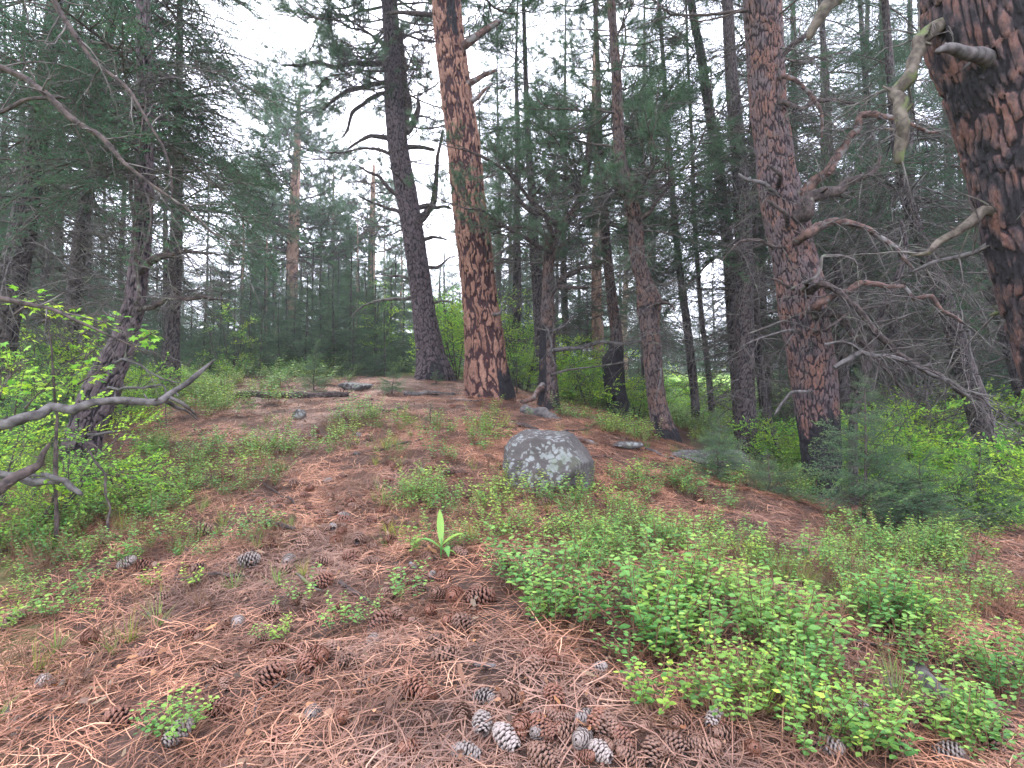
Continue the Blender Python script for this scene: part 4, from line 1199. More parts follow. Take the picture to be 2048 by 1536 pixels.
tree('left3', 'leaning dark trunk at the far left edge', 'fir tree',
     [(-30, 900, 60), (-12, 780, 56), (10, 640, 50), (25, 560, 48), (42, 480, 46), (55, 400, 42), (68, 320, 38), (80, 240, 34), (92, 150, 30), (110, 0, 26)],
     6.0, 'thin', top=4, seed=35, name='fir_tree', sides=56, dv=.02, crown=[('firdead', 1.0, 4.2, 90, 1.0, 1.6, -22), ('fir', 2.9, 8, 60, 1.7, 1.3, -14)])
tree('left4', 'slim dark trunk leaning right between the far left trunk and the curved one', 'fir tree',
     [(130, 790, 32), (140, 680, 28), (148, 590, 27), (158, 500, 26), (170, 410, 24), (185, 320, 22), (195, 250, 20), (215, 100, 16), (228, 0, 13)],
     8.0, 'thin', top=3, seed=36, name='fir_tree', crown=[('firdead', 1.0, 4.2, 90, 1.0, 1.6, -14), ('fir', 3.4, 9, 50, 1.7, 1.3, -10)])
tree('left5', 'thin dark trunk behind the far left edge trunk', 'fir tree',
     [(82, 800, 16), (84, 680, 15), (88, 580, 14), (95, 480, 13), (110, 340, 11), (130, 100, 8)],
     11, 'thin', top=3, seed=37, name='fir_tree', sides=20, dv=.05, crown=[('firdead', 1, 5, 60, 1, 1.6, -8), ('fir', 1.5, 9, 70, 1.9, 1.1, -6)])
# off-frame near fir at upper left whose long bare boughs hang into the picture
tree('offleft', 'fir just outside the left edge whose long bare boughs slant across the sky', 'fir tree',
     [(-620, 1060, 120), (-600, 700, 110), (-580, 300, 100), (-570, -200, 80), (-560, -600, 60)],
     3.0, 'thin', top=1, seed=38, name='fir_tree', sides=32)
limb('offleft', [(-590, -120, 30, 3.0), (-300, 20, 22, 3.0), (-60, 90, 18, 3.0), (0, 128, 15, 3.0), (80, 185, 14, 3.0), (160, 245, 13, 3.0), (200, 278, 13, 3.0), (255, 325, 12, 3.0), (300, 365, 11, 3.0), (350, 402, 9, 3.0), (400, 435, 6, 3.0), (450, 482, 4, 3.0), (475, 500, 2, 3.0)], 3, 'limb', 'longest bare bough slanting down to the right', twigs=16, tl=.35)
limb('offleft', [(-570, -420, 28, 3.2), (-200, -220, 24, 3.2), (60, -40, 20, 3.2), (110, 20, 18, 3.2), (160, 78, 17, 3.2), (200, 125, 15, 3.2), (245, 165, 13, 3.2), (270, 200, 11, 3.2), (295, 240, 9, 3.2), (325, 290, 7, 3.2), (340, 340, 5, 3.2), (345, 400, 3, 3.2)], 3.2, 'limb', twigs=14, tl=.35)
limb('offleft', [(-590, 480, 30, 3.0), (-300, 540, 24, 3.0), (-60, 585, 16, 3.0), (0, 600, 13, 3.0), (60, 618, 12, 3.0), (120, 632, 11, 3.0), (180, 655, 8, 3.0), (250, 688, 5, 3.0), (290, 712, 2, 3.0)], 3, 'limb', 'bare bough crossing the maple leaves', twigs=5, tl=.25)
limb('offleft', [(-590, 90, 24, 3.4), (-250, 170, 18, 3.4), (0, 235, 9, 3.4), (60, 200, 8, 3.4), (130, 188, 6, 3.4)], 3.4, 'limb', twigs=10, tl=.4)

# fallen / leaning bare branches in the left foreground
def wood(label, cat, name, pts, mat, d=None, twigs=0, tl=.2, forks=(), sides=10, group=None, twmat='grey_wood', stubs=3):
    b = pt(pts[0][0], pts[0][1], pts[0][3] if len(pts[0]) > 3 else d)
    t = thing(name, label, cat, b, group)
    TREES['_w'] = (t, None, None, b)
    limb('_w', pts, d, mat, None, 'main_stem', twigs=twigs, tl=tl, twmat=twmat, sides=sides)
    for f in forks:
        limb('_w', f, d, mat, None, 'side_branch', sides=sides)
    return t
wood('long smooth grey dead branch reaching in from the left with an upturned forked end', 'dead branch', 'dead_branch',
     [(-90, 880, 30, 2.9), (0, 848, 28, 2.95), (60, 830, 24, 3.0), (120, 815, 20, 3.05), (180, 803, 18, 3.1), (235, 798, 16, 3.15), (290, 798, 15, 3.2), (330, 797, 14, 3.25), (352, 785, 13, 3.3), (380, 762, 12, 3.35), (410, 738, 9, 3.4), (432, 718, 4, 3.45)], 'grey_wood', 3.2,
     forks=[[(325, 800, 9, 3.25), (350, 812, 7, 3.35), (385, 830, 5, 3.45), (398, 838, 3, 3.5)], [(340, 795, 7, 3.25), (365, 808, 7, 3.3), (393, 830, 4, 3.4)]], sides=14)
wood('crooked dark dead branch rising from the lower left edge', 'dead branch', 'dead_branch',
     [(-60, 1010, 26, 2.8), (0, 978, 24, 2.8), (40, 952, 20, 2.85), (70, 932, 18, 2.9), (85, 910, 14, 2.9), (97, 888, 6, 2.9)], 'limb', 2.9, sides=12)
wood('pale grey dead branch ending in a broken tip beside the curved trunk', 'dead branch', 'dead_branch',
     [(-60, 938, 16, 3.3), (0, 948, 16, 3.3), (50, 955, 17, 3.3), (100, 962, 16, 3.3), (125, 960, 14, 3.3), (145, 972, 12, 3.3), (165, 988, 8, 3.3)], 'grey_wood', 3.3, sides=12,
     forks=[[(60, 950, 7, 3.3), (90, 948, 8, 3.28), (115, 956, 10, 3.27), (140, 970, 8, 3.3)]])
wood('thin dark sapling stem bending down through the shrubs left of the clearing', 'dead twig', 'dead_twig',
     [(178, 900, 4, 3.6), (190, 925, 5, 3.55), (205, 950, 5, 3.5), (212, 985, 5, 3.45), (218, 1020, 5, 3.4), (216, 1060, 5, 3.3)], 'limb', 3.5, sides=6)
wood('upright thin grey stem in the left shrubs below the maple leaves', 'dead sapling', 'dead_sapling',
     [(113, 1075, 9, 3.4), (110, 1020, 8, 3.4), (112, 960, 8, 3.4), (115, 880, 7, 3.4), (112, 800, 5, 3.4), (100, 700, 4, 3.4), (95, 650, 3, 3.4)], 'limb', 3.4, sides=8)

# ------------------------------------------------------------------ far ponderosas and the surrounding forest
tree('farpine', 'pale far ponderosa with orange trunk and open rounded crown seen in the sky gap', 'pine tree',
     [(582, 700, 26), (583, 600, 24), (585, 520, 23), (588, 440, 22), (590, 380, 19), (594, 300, 14), (597, 230, 9), (599, 190, 4)],
     20, 'pale', top=0, seed=41, crown=[('pine', 3.4, 9.7, 140, 2.9, 1.3, 5), ('pinedead', 2.5, 5.5, 16, 1.6, 2.0, -5)])
tree('farpine2', 'slim pale far ponderosa just left of the dark-barked pine', 'pine tree',
     [(742, 700, 16), (742, 600, 15), (743, 520, 14), (745, 440, 12), (746, 380, 9), (748, 330, 4)],
     22, 'pale', top=0, seed=42, crown=[('pine', 2.2, 8.0, 70, 2.3, 1.1, 5)])

FIRS = []
def base_fir(seed, h, r0, live0, live1, rlo, rhi, nlive, ndead, style='thin', kind='fir', dr=1.2, name='fir_tree'):
    t = thing(name, 'x', 'fir tree', (0, 500, 0))
    r = np.random.default_rng(seed)
    z = np.linspace(-.3, h, 9)
    P = np.stack([np.cumsum(r.normal(0, .04, 9)) * h / 14, np.cumsum(r.normal(0, .04, 9)) * h / 14, z], 1)
    R = np.interp(z, [0, h], [r0, .015])
    st = dict(STY[style]); st.update(sides=14, dv=max(.12, h / 90))
    me, C, rr = trunk_mesh(P, R, seed=seed, flare=.2, **st)
    part('trunk', me, t)
    scatter_obj('crown', points_mesh('crown', *crown_points(C, rr, [(kind, h * live0, h * live1, nlive, rlo, rhi, -4)], seed)), t, kind='stuff')
    if ndead:
        scatter_obj('dead_twigs', points_mesh('dead_twigs', *crown_points(C, rr, [('pinedead' if kind == 'pine' else 'firdead', h * .06, h * (live0 + .1), ndead, dr, dr, -8)], seed + 9)), t, kind='stuff')
    return t

tall = [base_fir(200 + i, 14, .15, .15, .99, 2.5, .4, 118, 36) for i in range(3)]
pines = [base_fir(210 + i, 14, .2, .30, .99, 2.4, 1.0, 80, 22, style='pale' if i else 'thin', kind='pine', dr=1.5, name='pine_tree') for i in range(3)]
young = [base_fir(220 + i, 4, .045, .02, .99, 1.25, .14, 165, 0, kind='firy') for i in range(3)]
used = set()
BG = []
def place(protos, i, px, d, scale, dz=0.0, sway=0):
    src = protos[i % len(protos)]
    x = (px - 1024) / F * d
    z = float(H(x, d)) - .1
    r = np.random.default_rng(abs(int(px * 7 + d * 100)))
    scale = scale if isinstance(scale, tuple) else (scale,) * 3
    sc = (scale[0] * r.uniform(.9, 1.1), scale[1] * r.uniform(.9, 1.1), scale[2])
    if src.name not in used:
        used.add(src.name); o = src
        o.location = (x, d, z); o.rotation_euler = (0, 0, r.uniform(0, 6.28)); o.scale = sc
    else:
        o = dup(src, (x, d, z), r.uniform(0, 6.28), sc)
    return o

def line_up(objs, fmt, group, cat=None):
    objs = sorted(objs, key=lambda q: q[0])
    for i, (px, o) in enumerate(objs):
        o['label'] = fmt.format(o=ordinal(i)); o['group'] = group
        if cat: o['category'] = cat

# thicket of young firs behind the clearing
r = np.random.default_rng(5)
th = []
for i, (px, d, top) in enumerate([(405, 12.5, 560), (440, 14, 520), (468, 12.2, 590), (500, 13.2, 540), (528, 15, 505), (556, 12.4, 585), (585, 13.6, 560), (612, 12.2, 540), (640, 14.2, 500), (668, 12.6, 530),
                                  (700, 13.0, 495), (728, 14.6, 520), (752, 12.6, 545), (782, 13.4, 530), (806, 15, 560), (380, 14, 590), (350, 13, 610), (655, 16, 520), (575, 16.5, 530), (480, 16.5, 520), (420, 11.6, 640), (520, 11.4, 650), (425, 18, 540), (455, 19, 500), (500, 19, 520), (545, 20, 490), (600, 18, 520), (625, 20, 480), (675, 19, 500), (715, 18, 510), (745, 20, 480), (790, 18, 500), (320, 15, 560), (290, 17, 540), (250, 15, 580), (840, 17, 560), (880, 19, 560), (200, 16, 560), (920, 18, 570), (150, 15, 560), (90, 14, 540), (40, 15, 520), (-10, 13, 500), (-70, 12, 500), (705, 11.6, 600), (770, 11.4, 640)]):
    x = (px - 1024) / F * d; h = pt(px, top, d)[2] - float(H(x, d))
    th.append((px, place(young, i, px, d, max(.35, h / 4))))
line_up([q for q in th if q[1].location.y < 16.2], '{o} from the left of the blue-green young firs directly behind the clearing', 'young firs of the thicket behind the clearing')
line_up([q for q in th if q[1].location.y >= 16.2], '{o} from the left of the second, deeper row of young firs behind the clearing', 'young firs of the deeper row behind the clearing')
rt = []
for i, (px, d, top) in enumerate([(905, 15, 590), (1010, 14, 600), (1060, 16, 560), (1130, 17, 600), (1175, 14, 560), (1205, 19, 600), (1275, 20, 640), (1320, 24, 620), (1560, 17, 560), (1600, 14, 620)]):
    x = (px - 1024) / F * d; h = pt(px, top, d)[2] - float(H(x, d))
    rt.append((px, place(young, i, px, d, max(.35, h / 4))))
line_up(rt, '{o} from the left of the young firs glimpsed between the right-hand trunks', 'young firs between the right-hand trunks')
# taller forest
lf = []
for i, (px, d, top) in enumerate([(-60, 10, -300), (30, 14, -200), (110, 17, -100), (170, 13, 60), (240, 16, 40), (330, 14, 120), (410, 22, 330), (60, 24, 100), (200, 26, 200), (-150, 14, -200), (0, 18, -50), (-250, 8, -300)]):
    x = (px - 1024) / F * d; h = pt(px, top, d)[2] - float(H(x, d))
    lf.append((px, place(tall, i, px, d, h / 14)))
line_up(lf, '{o} from the left of the tall firs behind the left-hand trunks', 'tall firs behind the left-hand trunks')
mf = []
for i, (px, d, top) in enumerate([(505, 26, 360), (530, 19, 420), (550, 34, 330), (640, 23, 330), (665, 30, 290), (715, 19, 430), (690, 24, 400), (800, 30, 420), (850, 24, 480), (905, 28, 540), (480, 19, 360), (770, 36, 430)]):
    x = (px - 1024) / F * d; h = pt(px, top, d)[2] - float(H(x, d))
    mf.append((px, place(pines, i, px, d, h / 14)))
line_up(mf, '{o} from the left of the distant soft pines behind the young fir thicket', 'distant pines behind the thicket', 'pine tree')
cf = []
for i, (px, d, top) in enumerate([(1000, 18, 60), (1035, 13, -60), (1130, 15, -20), (1200, 14, -160), (1290, 17, -100), (1250, 26, 200), (1310, 24, 60), (1020, 26, 250), (960, 24, 150)]):
    x = (px - 1024) / F * d; h = pt(px, top, d)[2] - float(H(x, d))
    cf.append((px, place(pines if i % 2 else tall, i // 2, px, d, h / 14)))
line_up(cf, '{o} from the left of the far conifers between the orange pine and the close pair', 'far conifers right of the orange pine', 'conifer')
rf = []
for i, (px, d, top) in enumerate([(1530, 12, -300), (1600, 15, -300), (1650, 12, -400), (1740, 13, -300), (1780, 16, -300), (1830, 12, -300), (1900, 14, -300),
                                  (1950, 12, -300), (2040, 13, -300), (2090, 18, -300), (2160, 11, -300), (2250, 15, -300), (1720, 28, 100), (1930, 28, 100), (2350, 10, -300)]):
    x = (px - 1024) / F * d; h = pt(px, top, d)[2] - float(H(x, d))
    rf.append((px, place(tall, i, px, d, h / 14)))
line_up(rf, '{o} from the left of the dark firs walling off the right side', 'dark firs of the wall on the right', 'fir tree')
# the ring of forest far behind, all round
ff = []
for i in range(84):
    px = -500 + i * 38 + r.uniform(-20, 20); d = r.uniform(26, 58) if not 1300 < px < 1620 else r.uniform(46, 60)
    top = 520 if 440 < px < 1000 else (580 if 1300 < px < 1560 else 470)
    x = (px - 1024) / F * d; h = pt(px, top + r.uniform(-40, 60), d)[2] - float(H(x, d))
    ff.append((px, place(young, i, px, d, (h / 4 * 1.35, h / 4 * 1.35, h / 4))))
line_up(ff, '{o} from the left of the farthest low conifers closing the view', 'farthest row of conifers', 'conifer')

# ------------------------------------------------------------------ fir saplings close by
def sapling(label, px, py, d, h, w, n=46, kind='youngfir', seed=0, z0=.05, lean=0.0):
    b = pt(px, py, d); b[2] = float(H(b[0], b[1])) - .02
    t = thing('fir_sapling', label, 'fir sapling', b, 'small fir saplings on the mound')
    z = np.linspace(0, h, 7); r = np.random.default_rng(seed + 900)
    C = np.stack([np.cumsum(r.normal(0, .01, 7)) + lean * z, np.cumsum(r.normal(0, .01, 7)), z], 1)
    mb = MB(); mb.tube(C, np.linspace(.007 + .008 * h, .002, 7), 7, 0)
    part('trunk', mb.build('sapling_trunk', ['twig']), t)
    rr = np.full(7, .003)
    scatter_obj('crown', points_mesh('crown', *crown_points(C, rr, [(kind, h * z0, h * .97, n, w, w * .14, 12), (kind, h * .9, h * .99, 3, w * .25, w * .25, 60)], seed)), t, kind='stuff')
    return t
sapling('bushy fir sapling with yellow-green tips behind the fallen log left of centre', 630, 772, 8.9, .75, .40, 60, seed=1)
sapling('low spreading fir sapling between the fallen log and the dark-barked pine', 785, 790, 8.6, .35, .32, 34, seed=2)
sapling('tiny fir sapling at the foot of the dark-barked pine', 872, 778, 9.8, .34, .20, 26, seed=3)
sapling('feathery fir sapling just right of the big orange pine foot', 1035, 800, 9.6, .75, .32, 44, seed=4)
sapling('tall airy fir sapling in front of the crooked red pine', 1735, 1100, 4.5, 1.12, .55, 70, seed=5, z0=.12)
sapling('dense low fir sapling left of the airy one at the lower right', 1530, 1050, 4.9, .34, .34, 34, seed=6)
sapling('bright-tipped fir sapling in front of the lichened slab', 1440, 985, 5.2, .55, .42, 60, seed=7)
sapling('dark fir sapling spreading over the shrubs at the right', 1840, 1140, 4.2, .55, .55, 52, seed=8)
sapling('tender fir sapling behind the lichened slab', 1425, 880, 7.2, .50, .30, 40, seed=9)
sapling('small fir seedling in the middle of the needle slope', 862, 868, 6.0, .22, .16, 22, seed=10)
sapling('fir sapling among the shrubs at the right edge', 1960, 1090, 5.4, .75, .5, 60, seed=11)
sapling('dim fir sapling in the left shrubs', 60, 900, 5.6, 1.1, .5, 70, seed=12)

# ------------------------------------------------------------------ broadleaf saplings and bushes
def bush(label, px, py, d, h, w, n, kind='leafy', seed=0, name='leafy_bush', cat='bush', group=None, sc=1.0, z0=.1):
    b = pt(px, py, d); b[2] = float(H(b[0], b[1])) - .02
    t = thing(name, label, cat, b, group)
    r = np.random.default_rng(seed + 300)
    mb = MB(); PP = []; DD = []
    for k in range(5):
        az = r.uniform(0, 6.28); s = np.linspace(0, 1, 7)[:, None]
        e = np.array([math.cos(az) * w * r.uniform(.2, .6), math.sin(az) * w * r.uniform(.2, .6), h * r.uniform(.75, 1)])
        st = e * s + np.array([math.cos(az), math.sin(az), 0]) * .1 * w * np.sin(s * 3) + np.cumsum(r.normal(0, .015 * h, (7, 3)), 0) * s
        st[0, 2] = -.1
        mb.tube(st, np.linspace(.006 + .006 * h, .003, 7), 6, 0)
        m = n // 5
        u = r.uniform(z0, 1, m)
        P = np.stack([np.interp(u, s[:, 0], st[:, c]) for c in range(3)], 1)
        a2 = r.uniform(0, 6.28, m)
        PP.append(P); DD.append(np.stack([np.cos(a2), np.sin(a2), r.normal(.25, .3, m)], 1))
    part('stems', mb.build('bush_stems', ['limb']), t)
    P, D = np.concatenate(PP), np.concatenate(DD)
    scl = w * .75 / PLEN[kind] * r.uniform(.5, 1.1, len(P)) * sc
    scatter_obj('foliage', points_mesh('foliage', P, euler_from(D, np.array([0, 0, 1.0]) + r.normal(0, .3, (len(P), 3))), scl, r.choice(KIND[kind], len(P))), t, kind='stuff')
    return t
bush('bright green maple sapling between the dark pine and the orange pine', 895, 740, 13, 1.9, 1.1, 55, seed=1, cat='sapling', name='maple_sapling')
bush('tall bright green sapling right behind the big orange pine', 1025, 760, 12.5, 2.1, 1.1, 60, seed=2, cat='sapling', name='maple_sapling')
bush('slim bright green sapling left of the dark pine within the thicket', 758, 745, 12.6, 2.0, .6, 42, seed=3, cat='sapling', name='maple_sapling')
bush('small bright green sapling at the left part of the thicket', 455, 745, 11.4, 1.3, .7, 28, seed=4, cat='sapling', name='maple_sapling')
bush('rounded yellow-green sapling filling the gap right of the dark-barked pine foot', 915, 755, 11.8, 1.5, .9, 60, seed=5, cat='sapling', name='maple_sapling')
bush('yellow-green sapling standing left of the twisted slender pine', 1050, 770, 11.0, 1.3, .7, 52, seed=6, cat='sapling', name='maple_sapling')
bush('light green sapling behind the low grey limb right of the twisted pine', 1165, 790, 11.2, 1.15, .9, 54, seed=7, cat='sapling', name='maple_sapling')
k = 0
for (px, py, d, h, w, lab) in [(1135, 800, 10.5, .75, .8, 'bright leafy bush right of the twisted slender pine'), (1180, 815, 9.6, .7, .8, 'bright leafy bush left of the charred trunk base'),
                               (1210, 800, 12, .9, .9, 'pale green bush behind the charred trunk base'), (1275, 840, 10, .7, .7, 'leafy bush between the charred trunk and the pine with the burl'),
                               (1160, 775, 13, 1.0, 1.0, 'yellow-green bush farther back behind the twisted pine'),
                               (1590, 925, 7.6, .6, .7, 'leafy bush at the left foot of the crooked red pine'), (1690, 930, 7.4, .7, .8, 'leafy bush at the right foot of the crooked red pine'),
                               (1760, 950, 6.8, .75, .9, 'broad green bush under the fan of dead limbs'), (1830, 930, 8.0, 1.0, 1.0, 'tall green bush left of the leaning trunk'),
                               (1900, 985, 6.6, .7, .9, 'green bush in front of the leaning trunk'), (1930, 900, 9.0, 1.2, 1.2, 'high bush behind the leaning trunk'),
                               (2010, 900, 9.5, 1.4, 1.3, 'high bush at the right edge behind the leaning trunk'), (2060, 1030, 6.0, .8, .9, 'bush at the right edge before the leaning trunk'),
                               (1790, 860, 12, 1.2, 1.3, 'pale bush deep in the shade of the right-hand firs'), (1980, 1060, 5.4, .5, .7, 'low bush in the lower right shrubs'),
                               (1880, 840, 14, 1.5, 1.4, 'far green bush between the leaning trunk and the short dark trunk'),
                               (1700, 870, 14, 1.2, 1.3, 'far bush behind the crooked red pine'),
                               (1450, 850, 14, .8, 1.2, 'meadow bush left of the close pair'), (1400, 820, 19, 1.0, 1.6, 'far meadow bush in bright light')]:
    bush(lab, px, py, d, h, w, 50, seed=20 + k, kind='leafy' if k not in (6, 9, 12) else 'coarse', group='leafy bushes of the slope'); k += 1
for (px, py, d, h, w, n, lab) in [(-30, 960, 4.6, 1.15, .7, 60, 'tall leafy bush at the far left edge'), (70, 920, 6.0, 1.1, .8, 60, 'leafy bush left of the curved dark trunk'),
                               (60, 1010, 3.7, .6, .7, 46, 'low bush under the pale broken branch at the left'), (-60, 1050, 3.4, .9, .8, 50, 'leafy bush cut by the left edge'),
                               (205, 860, 6.4, .8, .9, 50, 'bush behind the curved dark trunk'), (270, 810, 7.8, .5, .8, 36, 'low bush right behind the curved dark trunk'),
                               (20, 880, 7.5, 1.6, 1.3, 70, 'high soft bush far at the left edge'), (130, 850, 8.5, 1.3, 1.2, 60, 'soft bush between the left trunks'),
                               (250, 960, 4.2, .32, .45, 30, 'small yellow-green bush right of the curved trunk foot')]:
    bush(lab, px, py, d, h * .92, w * .9, int(n * .6), seed=50 + k, group='leafy bushes at the left'); k += 1

# maple leaves over the left branch: every leaf its own part
def maple_spray(label, cx, cy, d, w, h, n, size, seed):
    b = pt(cx, cy + h / 2 + 30, d)
    t = thing('maple_branch', label, 'maple branch', b, 'maple branches beside the curved trunk')
    r = np.random.default_rng(seed)
    mb = MB(); k = 0
    st = [pt(cx - w * .5, cy + h * .7, d), pt(cx - w * .1, cy + h * .2, d), pt(cx + w * .4, cy - h * .1, d)]
    Q = interp_path(np.array(st) - b, 12); mb.tube(Q, np.linspace(.006, .002, 12), 6, 0)
    leafs = []
    for i in range(n):
        p = pt(cx + r.uniform(-.5, .5) * w, cy + r.uniform(-.5, .5) * h, d + r.uniform(-.15, .15)) - b
        q = Q[r.integers(3, 12)]
        mb.tube(np.array([q, (p + q) / 2 + [0, 0, .02], p]), [.0016, .0013, .001], 3, 0, False)
        leafs.append(p)
    part('stem', mb.build('maple_stem', ['twig']), t)
    for i, p in enumerate(leafs):
        o = part('leaf', MAPLE[i % len(MAPLE)], t)
        o.location = [float(c) for c in p]
        s = size * r.uniform(.7, 1.25); o.scale = (s, s, s)
        o.rotation_euler = (r.normal(.25, .3), r.normal(.15, .3), r.uniform(0, 6.28))
    return t
MAPLE = []
for q in range(5):
    mb = MB(); lobed(mb, np.array([[0, 0, 0.]]), np.array([[1., 0, 0]]), np.array([[0, 0, 1.]]), [1.0], 0, [q / 4]); MAPLE.append(mb.build('maple_leaf', ['maple'], smooth=False))
maple_spray('bright yellow-green maple leaves highest at the left edge above the bare bough', 62, 602, 3.3, 70, 40, 26, .062, 1)
maple_spray('bright maple leaves just above the bare bough, middle of the left', 125, 618, 3.2, 80, 36, 26, .055, 2)
maple_spray('maple leaves left of the curved trunk, nearest its upper bend', 205, 640, 3.4, 90, 44, 28, .055, 3)
maple_spray('bright maple leaves right of the curved trunk', 292, 668, 4.4, 50, 50, 30, .075, 4)
maple_spray('maple leaves hanging left of the curved trunk at mid height', 180, 700, 3.4, 44, 60, 22, .055, 5)
maple_spray('broad bright maple leaves lying over the swollen bend of the curved trunk', 190, 745, 3.3, 70, 34, 20, .060, 6)
maple_spray('green maple leaves low at the far left', 30, 730, 3.2, 80, 110, 46, .055, 7)
maple_spray('dim maple leaves above the long grey branch at the left', 85, 775, 3.4, 70, 60, 32, .055, 8)

# ------------------------------------------------------------------ the air between the trees
mb = MB()
x0, x1, y0, y1, z0, z1 = -125, 125, -60, 170, -20, 75
mb.add([[x0, y0, z0], [x1, y0, z0], [x1, y1, z0], [x0, y1, z0], [x0, y0, z1], [x1, y0, z1], [x1, y1, z1], [x0, y1, z1]],
       [[0, 3, 2, 1], [4, 5, 6, 7], [0, 1, 5, 4], [1, 2, 6, 5], [2, 3, 7, 6], [3, 0, 4, 7]])
m = bpy.data.materials.new('haze'); m.use_nodes = True; m.node_tree.nodes.clear()
pv = m.node_tree.nodes.new('ShaderNodeVolumePrincipled'); pv.inputs['Density'].default_value = .0021
pv.inputs['Color'].default_value = (.88, .93, 1, 1); pv.inputs['Anisotropy'].default_value = .3
om = m.node_tree.nodes.new('ShaderNodeOutputMaterial'); m.node_tree.links.new(pv.outputs[0], om.inputs['Volume'])
MAT['haze'] = m
link('haze', mb.build('haze', ['haze'], smooth=False), kind='stuff', label='thin pale morning haze between the trees', category='haze')

# ------------------------------------------------------------------ rocks
def rock(label, px, py, d, size, seed, lich=1.0, name='boulder', cat='rock', cuts=None, sink=.1, flat=1.0, group=None, res=4):
    b = pt(px, py, d); b[2] = float(H(b[0], b[1]))
    import bmesh
    bm = bmesh.new(); bmesh.ops.create_icosphere(bm, subdivisions=res, radius=1.0)
    V = np.array([v.co[:] for v in bm.verts]); Fc = [[v.index for v in f.verts] for f in bm.faces]; bm.free()
    V = unit(V)
    r = np.random.default_rng(seed)
    # convex block from random cutting planes
    pl = [(unit(r.normal(size=3)), r.uniform(.66, .9)) for _ in range(12)] + (cuts or [])
    rad = np.full(len(V), 1.25)
    for nrm, dist in pl:
        nrm = unit(np.array(nrm, float)); c = V @ nrm
        rad = np.where(c > .05, np.minimum(rad, dist / np.maximum(c, .05)), rad)
    V = V * rad[:, None]
    V = V + unit(V) * ((fbm(V[:, 0] * 2.5 + seed, V[:, 1] * 2.5, V[:, 2] * 2.5, 4) - .5) * .06 + (fbm(V[:, 0] * 7 + seed, V[:, 1] * 7, V[:, 2] * 7, 4) - .5) * .09)[:, None]
    V = V * np.array(size)
    Nn = unit(V / np.array(size) ** 2)
    lc = np.clip(.25 + .9 * sstep(-.3, .5, Nn[:, 2] * .8 - Nn[:, 1] * .4 - Nn[:, 0] * .45) * lich, 0, 1) * lich
    mb = MB(); mb.add(V, Fc, 0, lichen=lc)
    o = link(name, mb.build('rock', ['rock']), label=label, category=cat, group=group)
    o.location = (b[0], b[1], b[2] - sink + size[2] * .6)
    return o
rock('large angular boulder blotched with pale lichen in the middle of the slope', 1088, 998, 4.15, (.37, .27, .37), 4, cuts=[((-.25, -.95, .30), .56), ((.95, -.30, -.1), .74), ((-1, -.25, .08), .72), ((.08, -.1, 1), .58), ((.70, -.2, .62), .66), ((-.6, -.1, .8), .74)], sink=.10, res=6)
rock('flat lichened slab half hidden by fir saplings to the right of the mound', 1425, 915, 6.0, (.36, .26, .13), 9, cuts=[((0, -.3, 1), .6)], sink=.02, res=5)
rock('flat pale rock beside the fallen log, under the bushy sapling', 712, 773, 9.0, (.24, .18, .07), 12, sink=.0, name='rock', flat=.5)
rock('small rounded rock below the fallen log', 600, 845, 6.4, (.085, .07, .055), 15, sink=0, name='rock')
rock('low grey stone half sunk in needles right of the boulder', 1250, 885, 5.9, (.14, .1, .035), 19, sink=0, name='rock')
rock('small grey stone in the bottom right litter', 1772, 1468, 1.95, (.035, .03, .018), 23, name='stone', sink=0, lich=.6)
rock('grey stone by the cluster of cones at lower centre', 1070, 1306, 2.2, (.028, .022, .02), 27, name='stone', sink=0, lich=.7)
rock('dark stone under the leafy shrub at lower right', 1608, 1408, 2.0, (.035, .03, .02), 28, name='stone', sink=0, lich=.3)
rock('pale rock deep in the shrubs near the leaning trunk', 1885, 1035, 6.0, (.08, .07, .1), 29, name='rock', sink=0)
rock('tiny pale stone left of the centre slope', 712, 908, 4.9, (.03, .02, .02), 31, name='stone', sink=0)

# ------------------------------------------------------------------ fallen wood
def fallen(label, pts, w, mat='limb', name='fallen_stick', cat='stick', lift=.01, sides=8, twigs=0, tl=.15, forks=(), group='sticks lying on the needle litter', arch=None):
    g0 = gpts([p[0] for p in pts], [p[1] for p in pts])
    b = g0[0].copy()
    P = g0 - b; n = max(6, 4 * len(pts))
    Q = interp_path(P, n)
    Q[:, 2] = H(Q[:, 0] + b[0], Q[:, 1] + b[1]) - b[2] + lift
    if arch: Q[:, 2] += arch * np.sin(np.linspace(0, np.pi, n))
    d = g0[:, 1].mean(); R = np.interp(np.linspace(0, 1, n), np.linspace(0, 1, len(w)), np.array(w) / 2 * d / F)
    r = np.random.default_rng(abs(int(pts[0][0] + pts[0][1])))
    Q[:, 2] += R * .5
    Q += np.cumsum(r.normal(0, 1, (n, 3)), 0) * np.mean(R) * .08
    t = thing(name, label, cat, b, group)
    mb = MB(); mb.tube(Q, R * r.uniform(.85, 1.15, n), sides, 0)
    part('stem', mb.build('stick', [mat]), t)
    if twigs:
        mt = MB()
        for q in range(twigs):
            i = r.integers(1, n); dd = unit(r.normal(0, 1, 3) + np.array([0, 0, .8])); l = tl * r.uniform(.4, 1.2)
            e1 = Q[i] + dd * l * .5; e2 = e1 + unit(dd + r.normal(0, .5, 3)) * l * .5
            mt.tube(np.array([Q[i], e1, e2]), [min(R[i] * .5, .006), .003, .0015], 5, 0)
        part('twigs', mt.build('stick_twigs', [mat]), t)
    return t
fallen('long fallen log with broken upright stubs along the back of the clearing', [(395, 795), (450, 797), (520, 798), (600, 800), (650, 799), (692, 796)], [9, 11, 13, 14, 15, 9], 'limb', 'fallen_log', 'log', twigs=12, tl=.35, sides=10, lift=.03, group=None)
